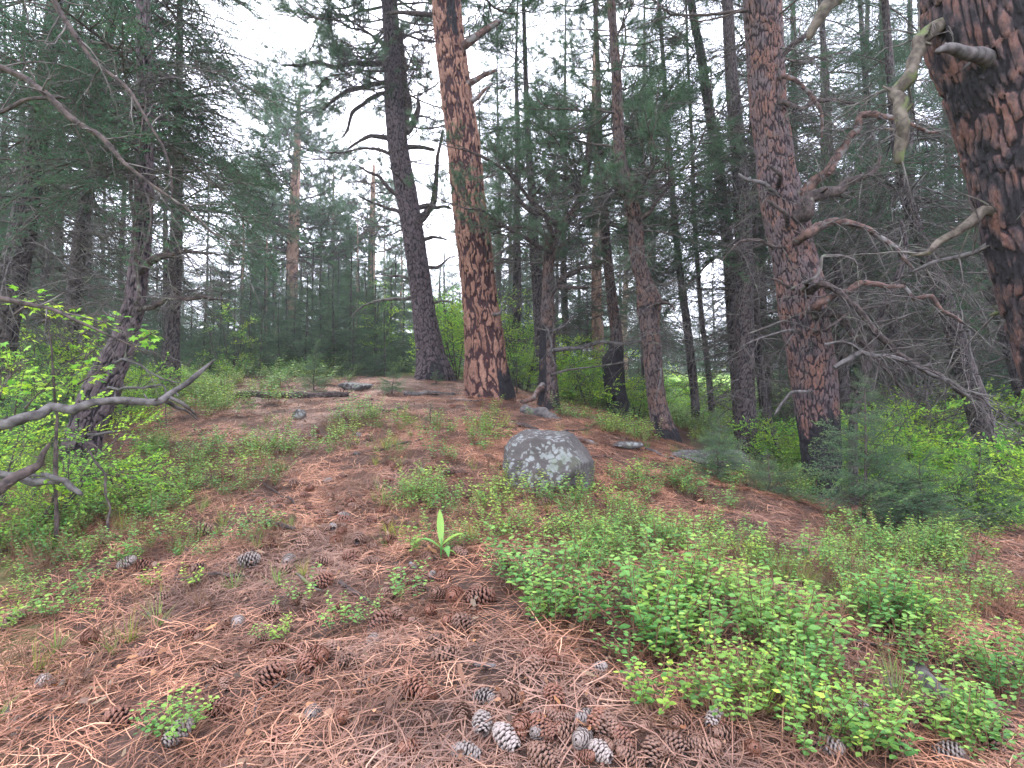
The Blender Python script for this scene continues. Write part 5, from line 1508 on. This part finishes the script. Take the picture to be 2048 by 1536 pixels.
fallen('straight grey log lying in front of the dark-barked pine', [(808, 792), (850, 790), (908, 791)], [8, 9, 7], 'grey_wood', 'fallen_log', 'log', lift=.02, group=None)
fallen('curved hollow piece of weathered deadwood above the boulder', [(1048, 826), (1070, 830), (1090, 834), (1118, 842)], [26, 24, 20, 8], 'grey_wood', 'deadwood', 'deadwood', sides=14, twigs=5, tl=.15, group=None)
fallen('crooked dark stick just above the boulder', [(1035, 852), (1055, 857), (1075, 862)], [9, 9, 5])
fallen('weathered grey slab of wood at the lower right', [(1828, 1350), (1850, 1372), (1876, 1400), (1895, 1425)], [34, 40, 34, 16], 'grey_wood', 'deadwood', 'deadwood', sides=12, group=None)
fallen('round grey log end entering from the right edge', [(1995, 1352), (2030, 1348), (2090, 1342)], [20, 22, 24], 'grey_wood', 'fallen_log', 'log', sides=12, group=None)
for lab, pts, w, m in [
    ('thin dark stick left of the cone group at lower centre', [(680, 1172), (705, 1190), (735, 1208), (755, 1218)], [9, 9, 7, 5], 'limb'),
    ('pale short broken stick in the bare litter patch at bottom centre', [(948, 1340), (970, 1341), (992, 1343)], [8, 9, 9], 'grey_wood'),
    ('curled grey root-like twig at bottom right', [(1668, 1468), (1622, 1474), (1620, 1460), (1634, 1452), (1662, 1454)], [4, 9, 9, 8, 4], 'grey_wood'),
    ('pale chip of wood near the broad-leaved plant', [(820, 1134), (832, 1143)], [9, 9], 'limb_red'),
    ('long dead twig across the lower left litter', [(505, 1458), (515, 1410), (545, 1385), (575, 1365)], [4, 4, 4, 3], 'grey_wood'),
    ('forked dark stick at the left of the slope', [(348, 1166), (400, 1157), (455, 1158), (500, 1160)], [5, 6, 6, 4], 'limb'),
    ('slanting stick above the forked one', [(350, 1160), (375, 1135), (425, 1108)], [5, 5, 4], 'limb'),
    ('dark stick in the middle of the red-brown cones', [(470, 1055), (520, 1052), (565, 1058), (590, 1064)], [6, 9, 9, 6], 'limb'),
    ('thin dark twig rising at the upper middle slope', [(528, 972), (560, 995), (600, 1022)], [3, 4, 4], 'limb'),
    ('short stick at the bottom left', [(295, 1233), (330, 1246), (350, 1250)], [5, 5, 3], 'grey_wood'),
    ('lichened stick left of the dark cones', [(590, 1150), (615, 1172), (645, 1188)], [5, 6, 4], 'mossy'),
    ('arching dark twig right of the boulder', [(1168, 928), (1200, 916), (1225, 922), (1262, 938)], [4, 5, 5, 3], 'limb'),
    ('dead stick above the low grey stone', [(1148, 884), (1175, 888), (1195, 893)], [12, 11, 7], 'limb_red'),
    ('thin stick right of the low stone', [(1290, 900), (1320, 912), (1350, 922)], [5, 5, 4], 'grey_wood'),
    ('straight twig on the crest left of the orange pine foot', [(760, 824), (785, 826), (806, 820)], [6, 7, 5], 'limb'),
    ('fallen twig in front of the orange pine foot', [(900, 800), (935, 804), (985, 803)], [4, 4, 3], 'grey_wood'),
    ('thin bare twig at the right of the crest', [(1120, 868), (1170, 862), (1215, 845)], [4, 4, 3], 'limb'),
    ('twig lying in the shade under the right shrubs', [(1290, 1395), (1310, 1400), (1335, 1408)], [7, 7, 5], 'grey_wood'),
    ('stick beside the thin grass left of the boulder', [(770, 1003), (810, 1000), (850, 1008)], [4, 5, 4], 'limb'),
    ('stick near the small seedling on the slope', [(760, 905), (800, 892), (850, 882)], [4, 4, 3], 'limb'),
    ('thin grey stick low on the right slope', [(1700, 1290), (1760, 1296), (1830, 1292)], [5, 5, 4], 'dead'),
    ('dark stick at the very bottom left', [(60, 1440), (130, 1448), (210, 1436)], [6, 7, 5], 'limb'),
    ('bent stick at the bottom right corner', [(1930, 1500), (1975, 1488), (2030, 1480)], [6, 6, 5], 'dead')]:
    fallen(lab, pts, w, m, lift=.012, sides=6)

# ------------------------------------------------------------------ pine cones
def cone_mesh(seed, mat, opened=1.0):
    r = np.random.default_rng(seed); mb = MB(); n = 96
    # core
    z = np.linspace(0, 1, 8); mb.tube(np.stack([0 * z, 0 * z, z * .95], 1), .16 * np.sin(np.pi * np.clip(z * .85 + .12, 0, 1)) + .02, 7, 0, True, tint=.0)
    for i in range(n):
        u = (i + .5) / n; zc = u ** .9
        prof = math.sin(math.pi * min(1, (u * .80 + .14))) ** .75
        a = i * 2.39996
        R = (.20 + .22 * opened) * prof * r.uniform(.92, 1.08)
        el = math.radians(-25 + 85 * u) + r.normal(0, .05)
        rad = np.array([math.cos(a), math.sin(a), 0]); tg = np.array([-math.sin(a), math.cos(a), 0]); up = np.array([0, 0, 1.0])
        d = rad * math.cos(el) + up * math.sin(el); nn = -rad * math.sin(el) + up * math.cos(el)
        p0 = up * zc * .92; L = R; w = .085 * (.5 + prof)
        v = [p0 - tg * w * .35, p0 + tg * w * .35,
             p0 + d * L * .78 + tg * w, p0 + d * L * .78 - tg * w,
             p0 + d * L + nn * .02 + tg * w * .55, p0 + d * L + nn * .02 - tg * w * .55,
             p0 + d * L * .98 - nn * .055, p0 + d * L * .80 - nn * .05 + tg * w * .9, p0 + d * L * .80 - nn * .05 - tg * w * .9]
        f = [[0, 1, 2], [0, 2, 3], [3, 2, 4], [3, 4, 5], [5, 4, 6], [4, 2, 7], [4, 7, 6], [5, 6, 8], [3, 5, 8], [1, 0, 7], [0, 8, 7], [7, 8, 6]]
        mb.add(np.array(v), f, 0, tint=[0, 0, .45, .45, 1, 1, .9, .5, .5])
    return mb.build('pine_cone', [mat], smooth=False)
CONES = {k: [cone_mesh(400 + i + 10 * j, 'cone_' + k, o) for i, o in enumerate((1.0, .8, .6))] for j, k in enumerate(('brown', 'grey', 'dark'))}
cone_list = '''762 1257 b 56;793 1233 d 44;813 1247 b 36;832 1252 g 42;902 1255 b 50;926 1264 d 50;878 1293 d 58;890 1325 d 64;834 1397 b 62;863 1401 b 34;1063 1324 b 52;1102 1326 b 62;1065 1344 g 52;1198 1348 g 40;1195 1368 g 44;1254 1358 d 36
1107 1402 b 56;971 1404 g 60;1032 1399 g 46;1116 1438 b 58;1070 1440 g 40;1174 1447 g 60;964 1457 g 56;1046 1461 b 62;1078 1474 g 54;1010 1488 g 68;1165 1493 g 66;1198 1515 g 64;1172 1524 b 50;1247 1512 g 60;1254 1531 g 62;930 1515 g 66;820 1517 b 64;1083 1522 g 70;1017 1530 g 50;1304 1513 g 56;1340 1514 g 54;1114 1532 g 50;1362 1387 b 50;683 1447 b 60
796 1185 d 32;839 1185 d 36;851 1162 b 40;875 1199 d 42;909 1200 b 50;947 1197 b 40;964 1213 b 54;853 1126 d 40;741 1052 b 40;779 1052 d 32;718 1086 d 46;919 1110 g 44;1012 1134 b 36;885 1150 b 36;255 1134 g 56;292 1141 b 60;398 1151 d 40;410 1220 g 62;595 1206 g 40;477 1252 g 50;574 1151 g 38;649 1172 b 46
673 1090 b 52;632 1079 d 50;612 1079 d 36;410 1069 g 50;578 1127 g 46;302 1326 b 62;636 1324 b 66;612 1339 b 50;543 1373 b 62;437 1426 b 66;625 1440 g 60;1633 1314 b 50;1681 1332 b 46;1680 1348 d 38;1666 1267 b 46;1690 1269 b 44;1826 1305 b 46;1810 1281 b 40;1922 1165 b 40;1362 1240 b 44;1358 1391 b 48
1779 1373 g 50;1867 1418 g 54;1830 1418 d 44;1789 1455 b 60;1811 1457 g 50;1847 1445 b 50;1946 1401 b 60;1984 1425 g 44;1956 1466 b 60;1970 1496 b 62;1792 1520 g 62;1505 1510 b 60;1382 1503 g 52;2011 1476 g 54;1724 1425 g 36;1991 1302 b 40;1457 1066 d 36
905 815 b 20;940 798 b 20;980 820 d 20;800 832 b 20;925 822 d 22;700 1010 b 30;660 1000 d 30;620 985 b 28;590 975 d 28;680 960 b 26;735 985 d 30;770 965 b 26;820 985 b 30;875 1010 d 28;930 1000 d 30;640 1045 b 34;690 1050 b 36;560 1040 d 32;520 1010 b 28;480 1060 b 32;780 1090 b 38;830 1060 d 34;700 1125 b 40;650 1130 d 38
745 1130 g 40;600 1100 d 36;540 1090 b 36;500 1130 g 40;1240 1050 b 30;1300 1010 d 28;1340 960 b 26;1400 1000 b 28;1090 1010 d 30;1000 970 d 28;860 940 b 26;900 950 d 26;780 930 b 24;700 900 d 24;640 880 b 22;740 880 d 22;520 900 b 22;450 960 b 26;1000 870 b 22;1130 1180 b 40;330 1200 d 44;180 1290 b 54;90 1380 g 60;30 1250 d 50;240 1450 b 58;360 1480 g 60;560 1500 b 60;740 1380 d 50;700 1330 g 48;520 1290 d 44;1430 1450 g 54;1580 1470 d 50;1660 1510 g 56;1900 1520 g 60;1290 1460 g 50;1225 1470 g 56'''
cone_objs = []
rows = [q.split() for q in cone_list.replace('\n', ';').split(';')]
rx_ = np.random.default_rng(4242)
for (cx, cy, sx, sy, m) in [(640, 1040, 150, 50, 34), (860, 960, 160, 45, 20), (1080, 1470, 170, 50, 14), (520, 1300, 260, 110, 16), (860, 1180, 160, 50, 12), (1500, 1480, 260, 50, 12), (760, 870, 200, 25, 12)]:
    for _ in range(m):
        x_, y_ = rx_.normal(cx, sx * .6), rx_.normal(cy, sy * .6)
        if 10 < x_ < 2040 and 810 < y_ < 1532:
            rows.append([x_, y_, 'bbdddg'[rx_.integers(0, 6)], 0])
cp = gpts([float(q[0]) for q in rows], [float(q[1]) for q in rows])
rc = np.random.default_rng(77)
for q, p in zip(rows, cp):
    px, py, kind, sz = float(q[0]), float(q[1]), {'b': 'brown', 'g': 'grey', 'd': 'dark'}[q[2]], float(q[3])
    sz = sz or .075 * F / p[1]
    L = sz * p[1] / F * .92
    L = min(max(L, .05), .10)
    if kind == 'grey' and rc.random() < .55: kind = 'dark'
    L *= rc.uniform(.8, 1.05)
    o = link('pine_cone', CONES[kind][rc.integers(0, 3)], category='pine cone')
    o.scale = (L * rc.uniform(.95, 1.1), L * rc.uniform(.95, 1.1), L)
    tilt = rc.uniform(.9, 1.6)
    o.rotation_euler = (tilt, 0, rc.uniform(0, 6.28))
    ax = o.rotation_euler.to_matrix() @ Vector((0, 0, 1))
    o.location = Vector([float(c) for c in p]) + Vector((0, 0, L * rc.uniform(.16, .34))) - ax * L * .5
    cone_objs.append((px, py, kind, o))
def cone_region(px, py):
    if py > 1375: return ('in the bottom left litter' if px < 760 else 'in the crowded bottom centre litter' if px < 1420 else 'in the bottom right litter')
    if py > 1180: return ('on the lower left slope' if px < 700 else 'on the lower centre slope' if px < 1480 else 'near the lower right shrubs')
    if py > 1030: return ('on the mid left slope' if px < 700 else 'around the broad-leaved plant' if px < 1100 else 'among the right-hand shrubs')
    return 'on the upper slope below the crest' if px < 960 else 'between boulder and crest'
by = {}
for c in cone_objs:
    by.setdefault((c[2], cone_region(c[0], c[1])), []).append(c)
ADJ = {'brown': 'glossy red-brown', 'grey': 'weathered grey-tipped', 'dark': 'dark blackened'}
for (k, reg_), cs in by.items():
    cs.sort(key=lambda c: c[0])
    for i, c in enumerate(cs):
        c[3]['label'] = ('only ' if len(cs) == 1 else ordinal(i) + ' from left of the ') + ADJ[k] + (' pine cone ' if len(cs) == 1 else ' pine cones ') + reg_
        c[3]['group'] = 'pine cones lying on the needle litter'

# ------------------------------------------------------------------ broad-leaved plant and shrubs
def strap_leaf(L, w, bend, seed):
    mb = MB(); n = 9; s = np.linspace(0, 1, n)
    x = L * (s - .25 * bend * s ** 2); z = L * (s * .9 - bend * s ** 2) * .9
    wd = w * np.sin(np.pi * np.clip(s * .93 + .06, 0, 1)) ** .8
    V = np.concatenate([np.stack([x, -wd / 2, z + wd * .25], 1), np.stack([x, 0 * s, z], 1), np.stack([x, wd / 2, z + wd * .25], 1)])
    i = np.arange(n - 1); f = np.concatenate([np.stack([i, i + 1, i + n + 1, i + n], 1), np.stack([i + n, i + n + 1, i + 2 * n + 1, i + 2 * n], 1)])
    mb.add(V, f, 0, tint=.65); return mb.build('strap_leaf', ['leaf'])
b = gpt(882, 1118)
t = thing('broad_leaved_plant', 'single upright plant with long smooth light green strap leaves on the needle slope', 'plant', b)
mb = MB(); mb.tube(np.array([[0, 0, -.02], [0, 0, .04], [.003, 0, .10]]), [.005, .004, .003], 7, 0); part('stem', mb.build('plant_stem', ['leaf']), t)
for (az, L, w, bd, z) in [(100, .15, .036, .05, .07), (20, .13, .035, .45, .06), (170, .16, .03, .75, .05), (-60, .12, .04, 1.0, .04), (-10, .10, .02, .9, .02)]:
    o = part('leaf', strap_leaf(L, w, bd, az), t); o.location = (0, 0, z); o.rotation_euler = (0, 0 if az != 100 else -.25, R_(az))

SHR = []
for q in range(8):
    st, fo = shrublet_parts(500 + q, .15 + .035 * (q % 4), 6 + 2 * (q % 4), .028 + .004 * (q % 3), spread=.9)
    SHR.append((st, fo))
RAG = [shrublet_parts(520 + q, .13, 3, .034, spread=.6) for q in range(3)]
def blob(cx, cy, rx, ry, n, seed):
    """n ground points spread evenly in world area inside a photographed ellipse"""
    r = np.random.default_rng(seed)
    a = gpts([cx, cx], [cy + ry, cy - ry])
    d0, d1 = a[0, 1], max(a[1, 1], a[0, 1] + .05)
    d1 = min(d1, d0 + 6)
    P = []
    while len(P) < n:
        m = 4 * n
        u, v = r.uniform(-1, 1, m), r.uniform(-1, 1, m)
        k = u * u + v * v < 1
        u, v = u[k], v[k]
        d = (d0 + d1) / 2 + v * (d1 - d0) / 2
        x = (cx - 1024) / F * d + u * rx / F * d
        P += list(zip(x, d))
    P = np.array(P[:n])
    if n > 16:      # plants stand in clumps
        m = max(3, n // 7); P = P[r.integers(0, m, n)] + r.normal(0, .10 + .012 * d0, (n, 2))
    return np.stack([P[:, 0], P[:, 1], H(P[:, 0], P[:, 1])], 1)

shr_things = []
def shrub_at(p, v, s, rot, where):
    st, fo = v
    t = thing('leafy_shrub', 'x', 'shrub', p, None)
    t.rotation_euler = (0, 0, rot); t.scale = (s, s, s)
    part('stems', st, t); part('foliage', fo, t, kind='stuff')
    shr_things.append((where, p[0] / p[1], t))
rs = np.random.default_rng(61)
for (cx, cy, rx, ry, n, sc, where) in [
    (1105, 1235, 75, 38, 7, 1.0, 'of the lone bright clump right of the lower cones'), (1010, 1185, 45, 25, 3, .9, 'of the bluish clump just above the lone bright clump'),
    (1300, 1300, 95, 55, 9, 1.05, 'of the big bright clump at lower right'), (1420, 1265, 120, 60, 7, 1.05, 'of the shrubs in the lower right mass'),
    (1540, 1330, 90, 60, 9, 1.1, 'of the shrubs at the lower right tip of the mass'), (1600, 1395, 60, 30, 5, .9, 'of the shrubs beside the dark stone'),
    (1700, 1500, 110, 30, 8, .8, 'of the round-leaved shrubs along the bottom right'), (1960, 1500, 90, 40, 7, .8, 'of the shrubs in the bottom right corner'),
    (1470, 1430, 60, 25, 5, .8, 'of the small shrubs between the mass and the bottom cones'), (1290, 1425, 30, 20, 3, .7, 'of the tiny shrubs by the bottom cones'),
    (345, 1480, 60, 30, 4, .7, 'of the seedlings at bottom left'), (560, 1250, 70, 50, 4, .6, 'of the seedlings on the left litter'),
    (1090, 870, 60, 20, 0, .6, ''), (975, 885, 45, 30, 8, .75, 'of the shrubs at the left of the boulder'), (1140, 985, 35, 12, 5, .7, 'of the shrubs at the foot of the boulder'),
    (870, 985, 40, 40, 8, .75, 'of the shrubs on the slope left of the boulder'), (1800, 1270, 120, 50, 10, .95, 'of the shrubs on the right slope'), (1990, 1385, 50, 30, 4, .8, 'of the shrubs near the right log')]:
    if n:
        for p in blob(cx, cy, rx, ry, n, int(cx)):
            small = sc < .75
            shrub_at(p, (RAG if small and rs.random() < .5 else SHR)[rs.integers(0, 3 if small else 8) % (3 if small else 8)], sc * rs.uniform(.8, 1.15) * min(1.25, .78 + .1 * p[1]), rs.uniform(0, 6.28), where)
gb = {}
for w_, u_, t_ in shr_things: gb.setdefault(w_, []).append((u_, t_))
for w_, ls in gb.items():
    line_up(ls, '{o} from the left ' + w_, 'low leafy shrubs on the slope')

# uncountable cover: low shrubs, grass and needle litter
cov = []
for (cx, cy, rx, ry, n) in [
    (1050, 1060, 190, 80, 90), (1230, 1100, 170, 100, 110), (1380, 1160, 150, 110, 66), (1480, 1250, 150, 80, 30), (1560, 1120, 160, 90, 60), (1700, 1180, 180, 90, 100), (1850, 1200, 180, 110, 110), (1950, 1300, 130, 70, 50),
    (1700, 1010, 200, 60, 90), (1900, 1080, 160, 80, 120), (1450, 1010, 110, 50, 50), (1240, 990, 70, 30, 26), (1130, 1010, 100, 20, 24),
    (100, 1010, 200, 90, 150), (110, 1120, 150, 90, 90), (300, 960, 150, 60, 80), (420, 1000, 130, 50, 50), (60, 1270, 110, 60, 26), (560, 915, 170, 30, 50), (650, 880, 90, 25, 24), (480, 815, 90, 35, 60), (340, 820, 90, 30, 40), (300, 790, 150, 20, 60),
    (420, 790, 120, 18, 50), (560, 775, 150, 12, 40), (780, 860, 110, 30, 26), (850, 1020, 60, 40, 20), (1000, 840, 80, 25, 14), (1200, 860, 90, 18, 60), (1230, 830, 110, 14, 80), (1270, 870, 60, 20, 30), (700, 1240, 160, 60, 8), (400, 1120, 160, 60, 22), (980, 1010, 60, 30, 26), (1330, 960, 60, 26, 8),
    (1560, 975, 60, 20, 30), (860, 905, 140, 40, 16), (1620, 1450, 250, 50, 14), (1850, 1150, 250, 60, 90)]:
    cov.append(blob(cx, cy, rx, ry, int(n * (.75 if cx < 950 else .46 if cx < 1400 else .36)), int(cx + cy)))
# the shaded valley and the sunny meadow at the right and behind
far_p = []
for (x0, x1, y0, y1, n) in [(.9, 7, 10.5, 18, 800), (2.5, 8, 6.8, 11, 500), (-9, -3.5, 6, 13, 380), (0, 11, 18, 30, 700), (-7, 0, 12, 15, 90)]:
    q = np.stack([rs.uniform(x0, x1, n), rs.uniform(y0, y1, n)], 1); far_p.append(np.stack([q[:, 0], q[:, 1], H(q[:, 0], q[:, 1])], 1))
nc = sum(len(c) for c in cov)
P = np.concatenate(cov + far_p); n = len(P)
az = rs.uniform(0, 6.28, n)
sc = rs.uniform(.55, 1.0, n) * np.interp(P[:, 1], [2, 5, 12, 25], [.75, .95, 1.7, 2.6])
scatter_obj('undergrowth', points_mesh('undergrowth', P, np.stack([0 * az, 0 * az, az], 1), sc, rs.choice(KIND['cover'], n)), kind='stuff',
            label='low green leafy ground cover spreading over the slope and valley', category='undergrowth')
# grass tufts
gp = [blob(cx, cy, rx, ry, int(n * .4), int(cx * 3 + cy)) for (cx, cy, rx, ry, n) in [
    (100, 1150, 200, 130, 160), (350, 1040, 200, 90, 110), (600, 900, 250, 60, 90), (860, 930, 160, 90, 90), (1100, 1040, 200, 80, 110), (1350, 1150, 220, 120, 130), (1600, 1250, 220, 120, 120), (1850, 1200, 200, 120, 130), (850, 1070, 90, 50, 40), (750, 850, 250, 40, 60), (1250, 900, 150, 30, 40), (500, 1150, 250, 90, 40), (1500, 1000, 150, 60, 50), (1700, 1450, 300, 70, 30), (150, 1330, 150, 60, 50)]]
P = np.concatenate(gp); n = len(P)
scatter_obj('grass', points_mesh('grass', P, np.stack([0 * P[:, 0], 0 * P[:, 0], rs.uniform(0, 6.28, n)], 1), rs.uniform(.5, 1.1, n), rs.choice(KIND['grass'], n)), kind='stuff', label='thin dry and green grass tufts among the shrubs', category='grass')
# needle litter
PP = []
for (d0, d1, dens) in [(1.25, 2.2, 52), (2.2, 3.6, 38), (3.6, 5.5, 32), (5.5, 10.5, 26)]:
    area = .92 * (d1 ** 2 - d0 ** 2); m = int(area * dens)
    d = np.sqrt(rs.uniform(d0 ** 2, d1 ** 2, m)); x = rs.uniform(-.95, .95, m) * d
    PP.append(np.stack([x, d], 1))
q = np.concatenate(PP)
keep = ~((q[:, 0] > 2.0) & (q[:, 1] > 6.2 - .0 * q[:, 0])) & ~((q[:, 0] < -.66 * q[:, 1] + .2) & (q[:, 1] > 4.6)) & (fbm(q[:, 0] * 1.7, q[:, 1] * 1.7) > .27) & (fbm(q[:, 0] * 5.5 + 3, q[:, 1] * 5.5) > .33)
q = q[keep]; e = .12
z = H(q[:, 0], q[:, 1]); zx = (H(q[:, 0] + e, q[:, 1]) - H(q[:, 0] - e, q[:, 1])) / (2 * e); zy = (H(q[:, 0], q[:, 1] + e) - H(q[:, 0], q[:, 1] - e)) / (2 * e)
Nn = unit(np.stack([-zx, -zy, np.ones(len(q))], 1)); a = rs.uniform(0, 6.28, len(q))
X = np.stack([np.cos(a), np.sin(a), 0 * a], 1); X = unit(X - Nn * (X * Nn).sum(1, keepdims=True))
scatter_obj('needle_litter', points_mesh('needle_litter', np.stack([q[:, 0], q[:, 1], z], 1), euler_from(X, Nn), rs.uniform(.8, 1.25, len(q)), rs.choice(KIND['litter'], len(q))), kind='stuff',
            label='red-brown fallen pine needles carpeting the mound', category='needle litter')

# bark flakes, broken cone scales and dead leaves strewn through the litter
def flake_patch(seed, n, rad):
    r = np.random.default_rng(seed); mb = MB()
    for i in range(n):
        k = r.integers(4, 7); a0 = r.uniform(0, 6.28); s = r.uniform(.003, .009); st = r.uniform(1, 2.6); az = r.uniform(0, 6.28)
        c0 = np.array([r.normal(0, rad), r.normal(0, rad), r.uniform(.004, .026)])
        a = a0 + np.arange(k) / k * 6.283
        x = np.cos(a) * s * st * r.uniform(.7, 1.2, k); y = np.sin(a) * s * r.uniform(.7, 1.2, k)
        tx, ty = r.normal(0, .4, 2)
        v = np.stack([x * math.cos(az) - y * math.sin(az), x * math.sin(az) + y * math.cos(az), x * tx + y * ty], 1) + c0
        v = np.concatenate([v, v + [0, 0, -.003]])
        f = [[0, j, j + 1] for j in range(1, k - 1)]
        mb.add(v, f, 0, tint=r.random())
    return mb.build('bark_flakes', ['flake'], smooth=False)
MAT['flake'] = leaf_mat('bark_flakes', (.03, .017, .014), (.10, .048, .034), (.26, .15, .10), transl=0, spec=.2)
fl = [flake_patch(700 + q, 26, .14) for q in range(4)]
keepf = rs.random(len(q)) < .38
q2 = q[keepf]; e2 = euler_from(X, Nn)[keepf]
fme = points_mesh('bark_debris', np.stack([q2[:, 0], q2[:, 1], z[keepf]], 1), e2, rs.uniform(.7, 1.3, len(q2)), rs.integers(0, 4, len(q2)))
PROTO[:] = fl
NG = proto_group()
scatter_obj('bark_debris', fme, kind='stuff', label='bark flakes and broken cone scales strewn over the needles', category='forest debris')
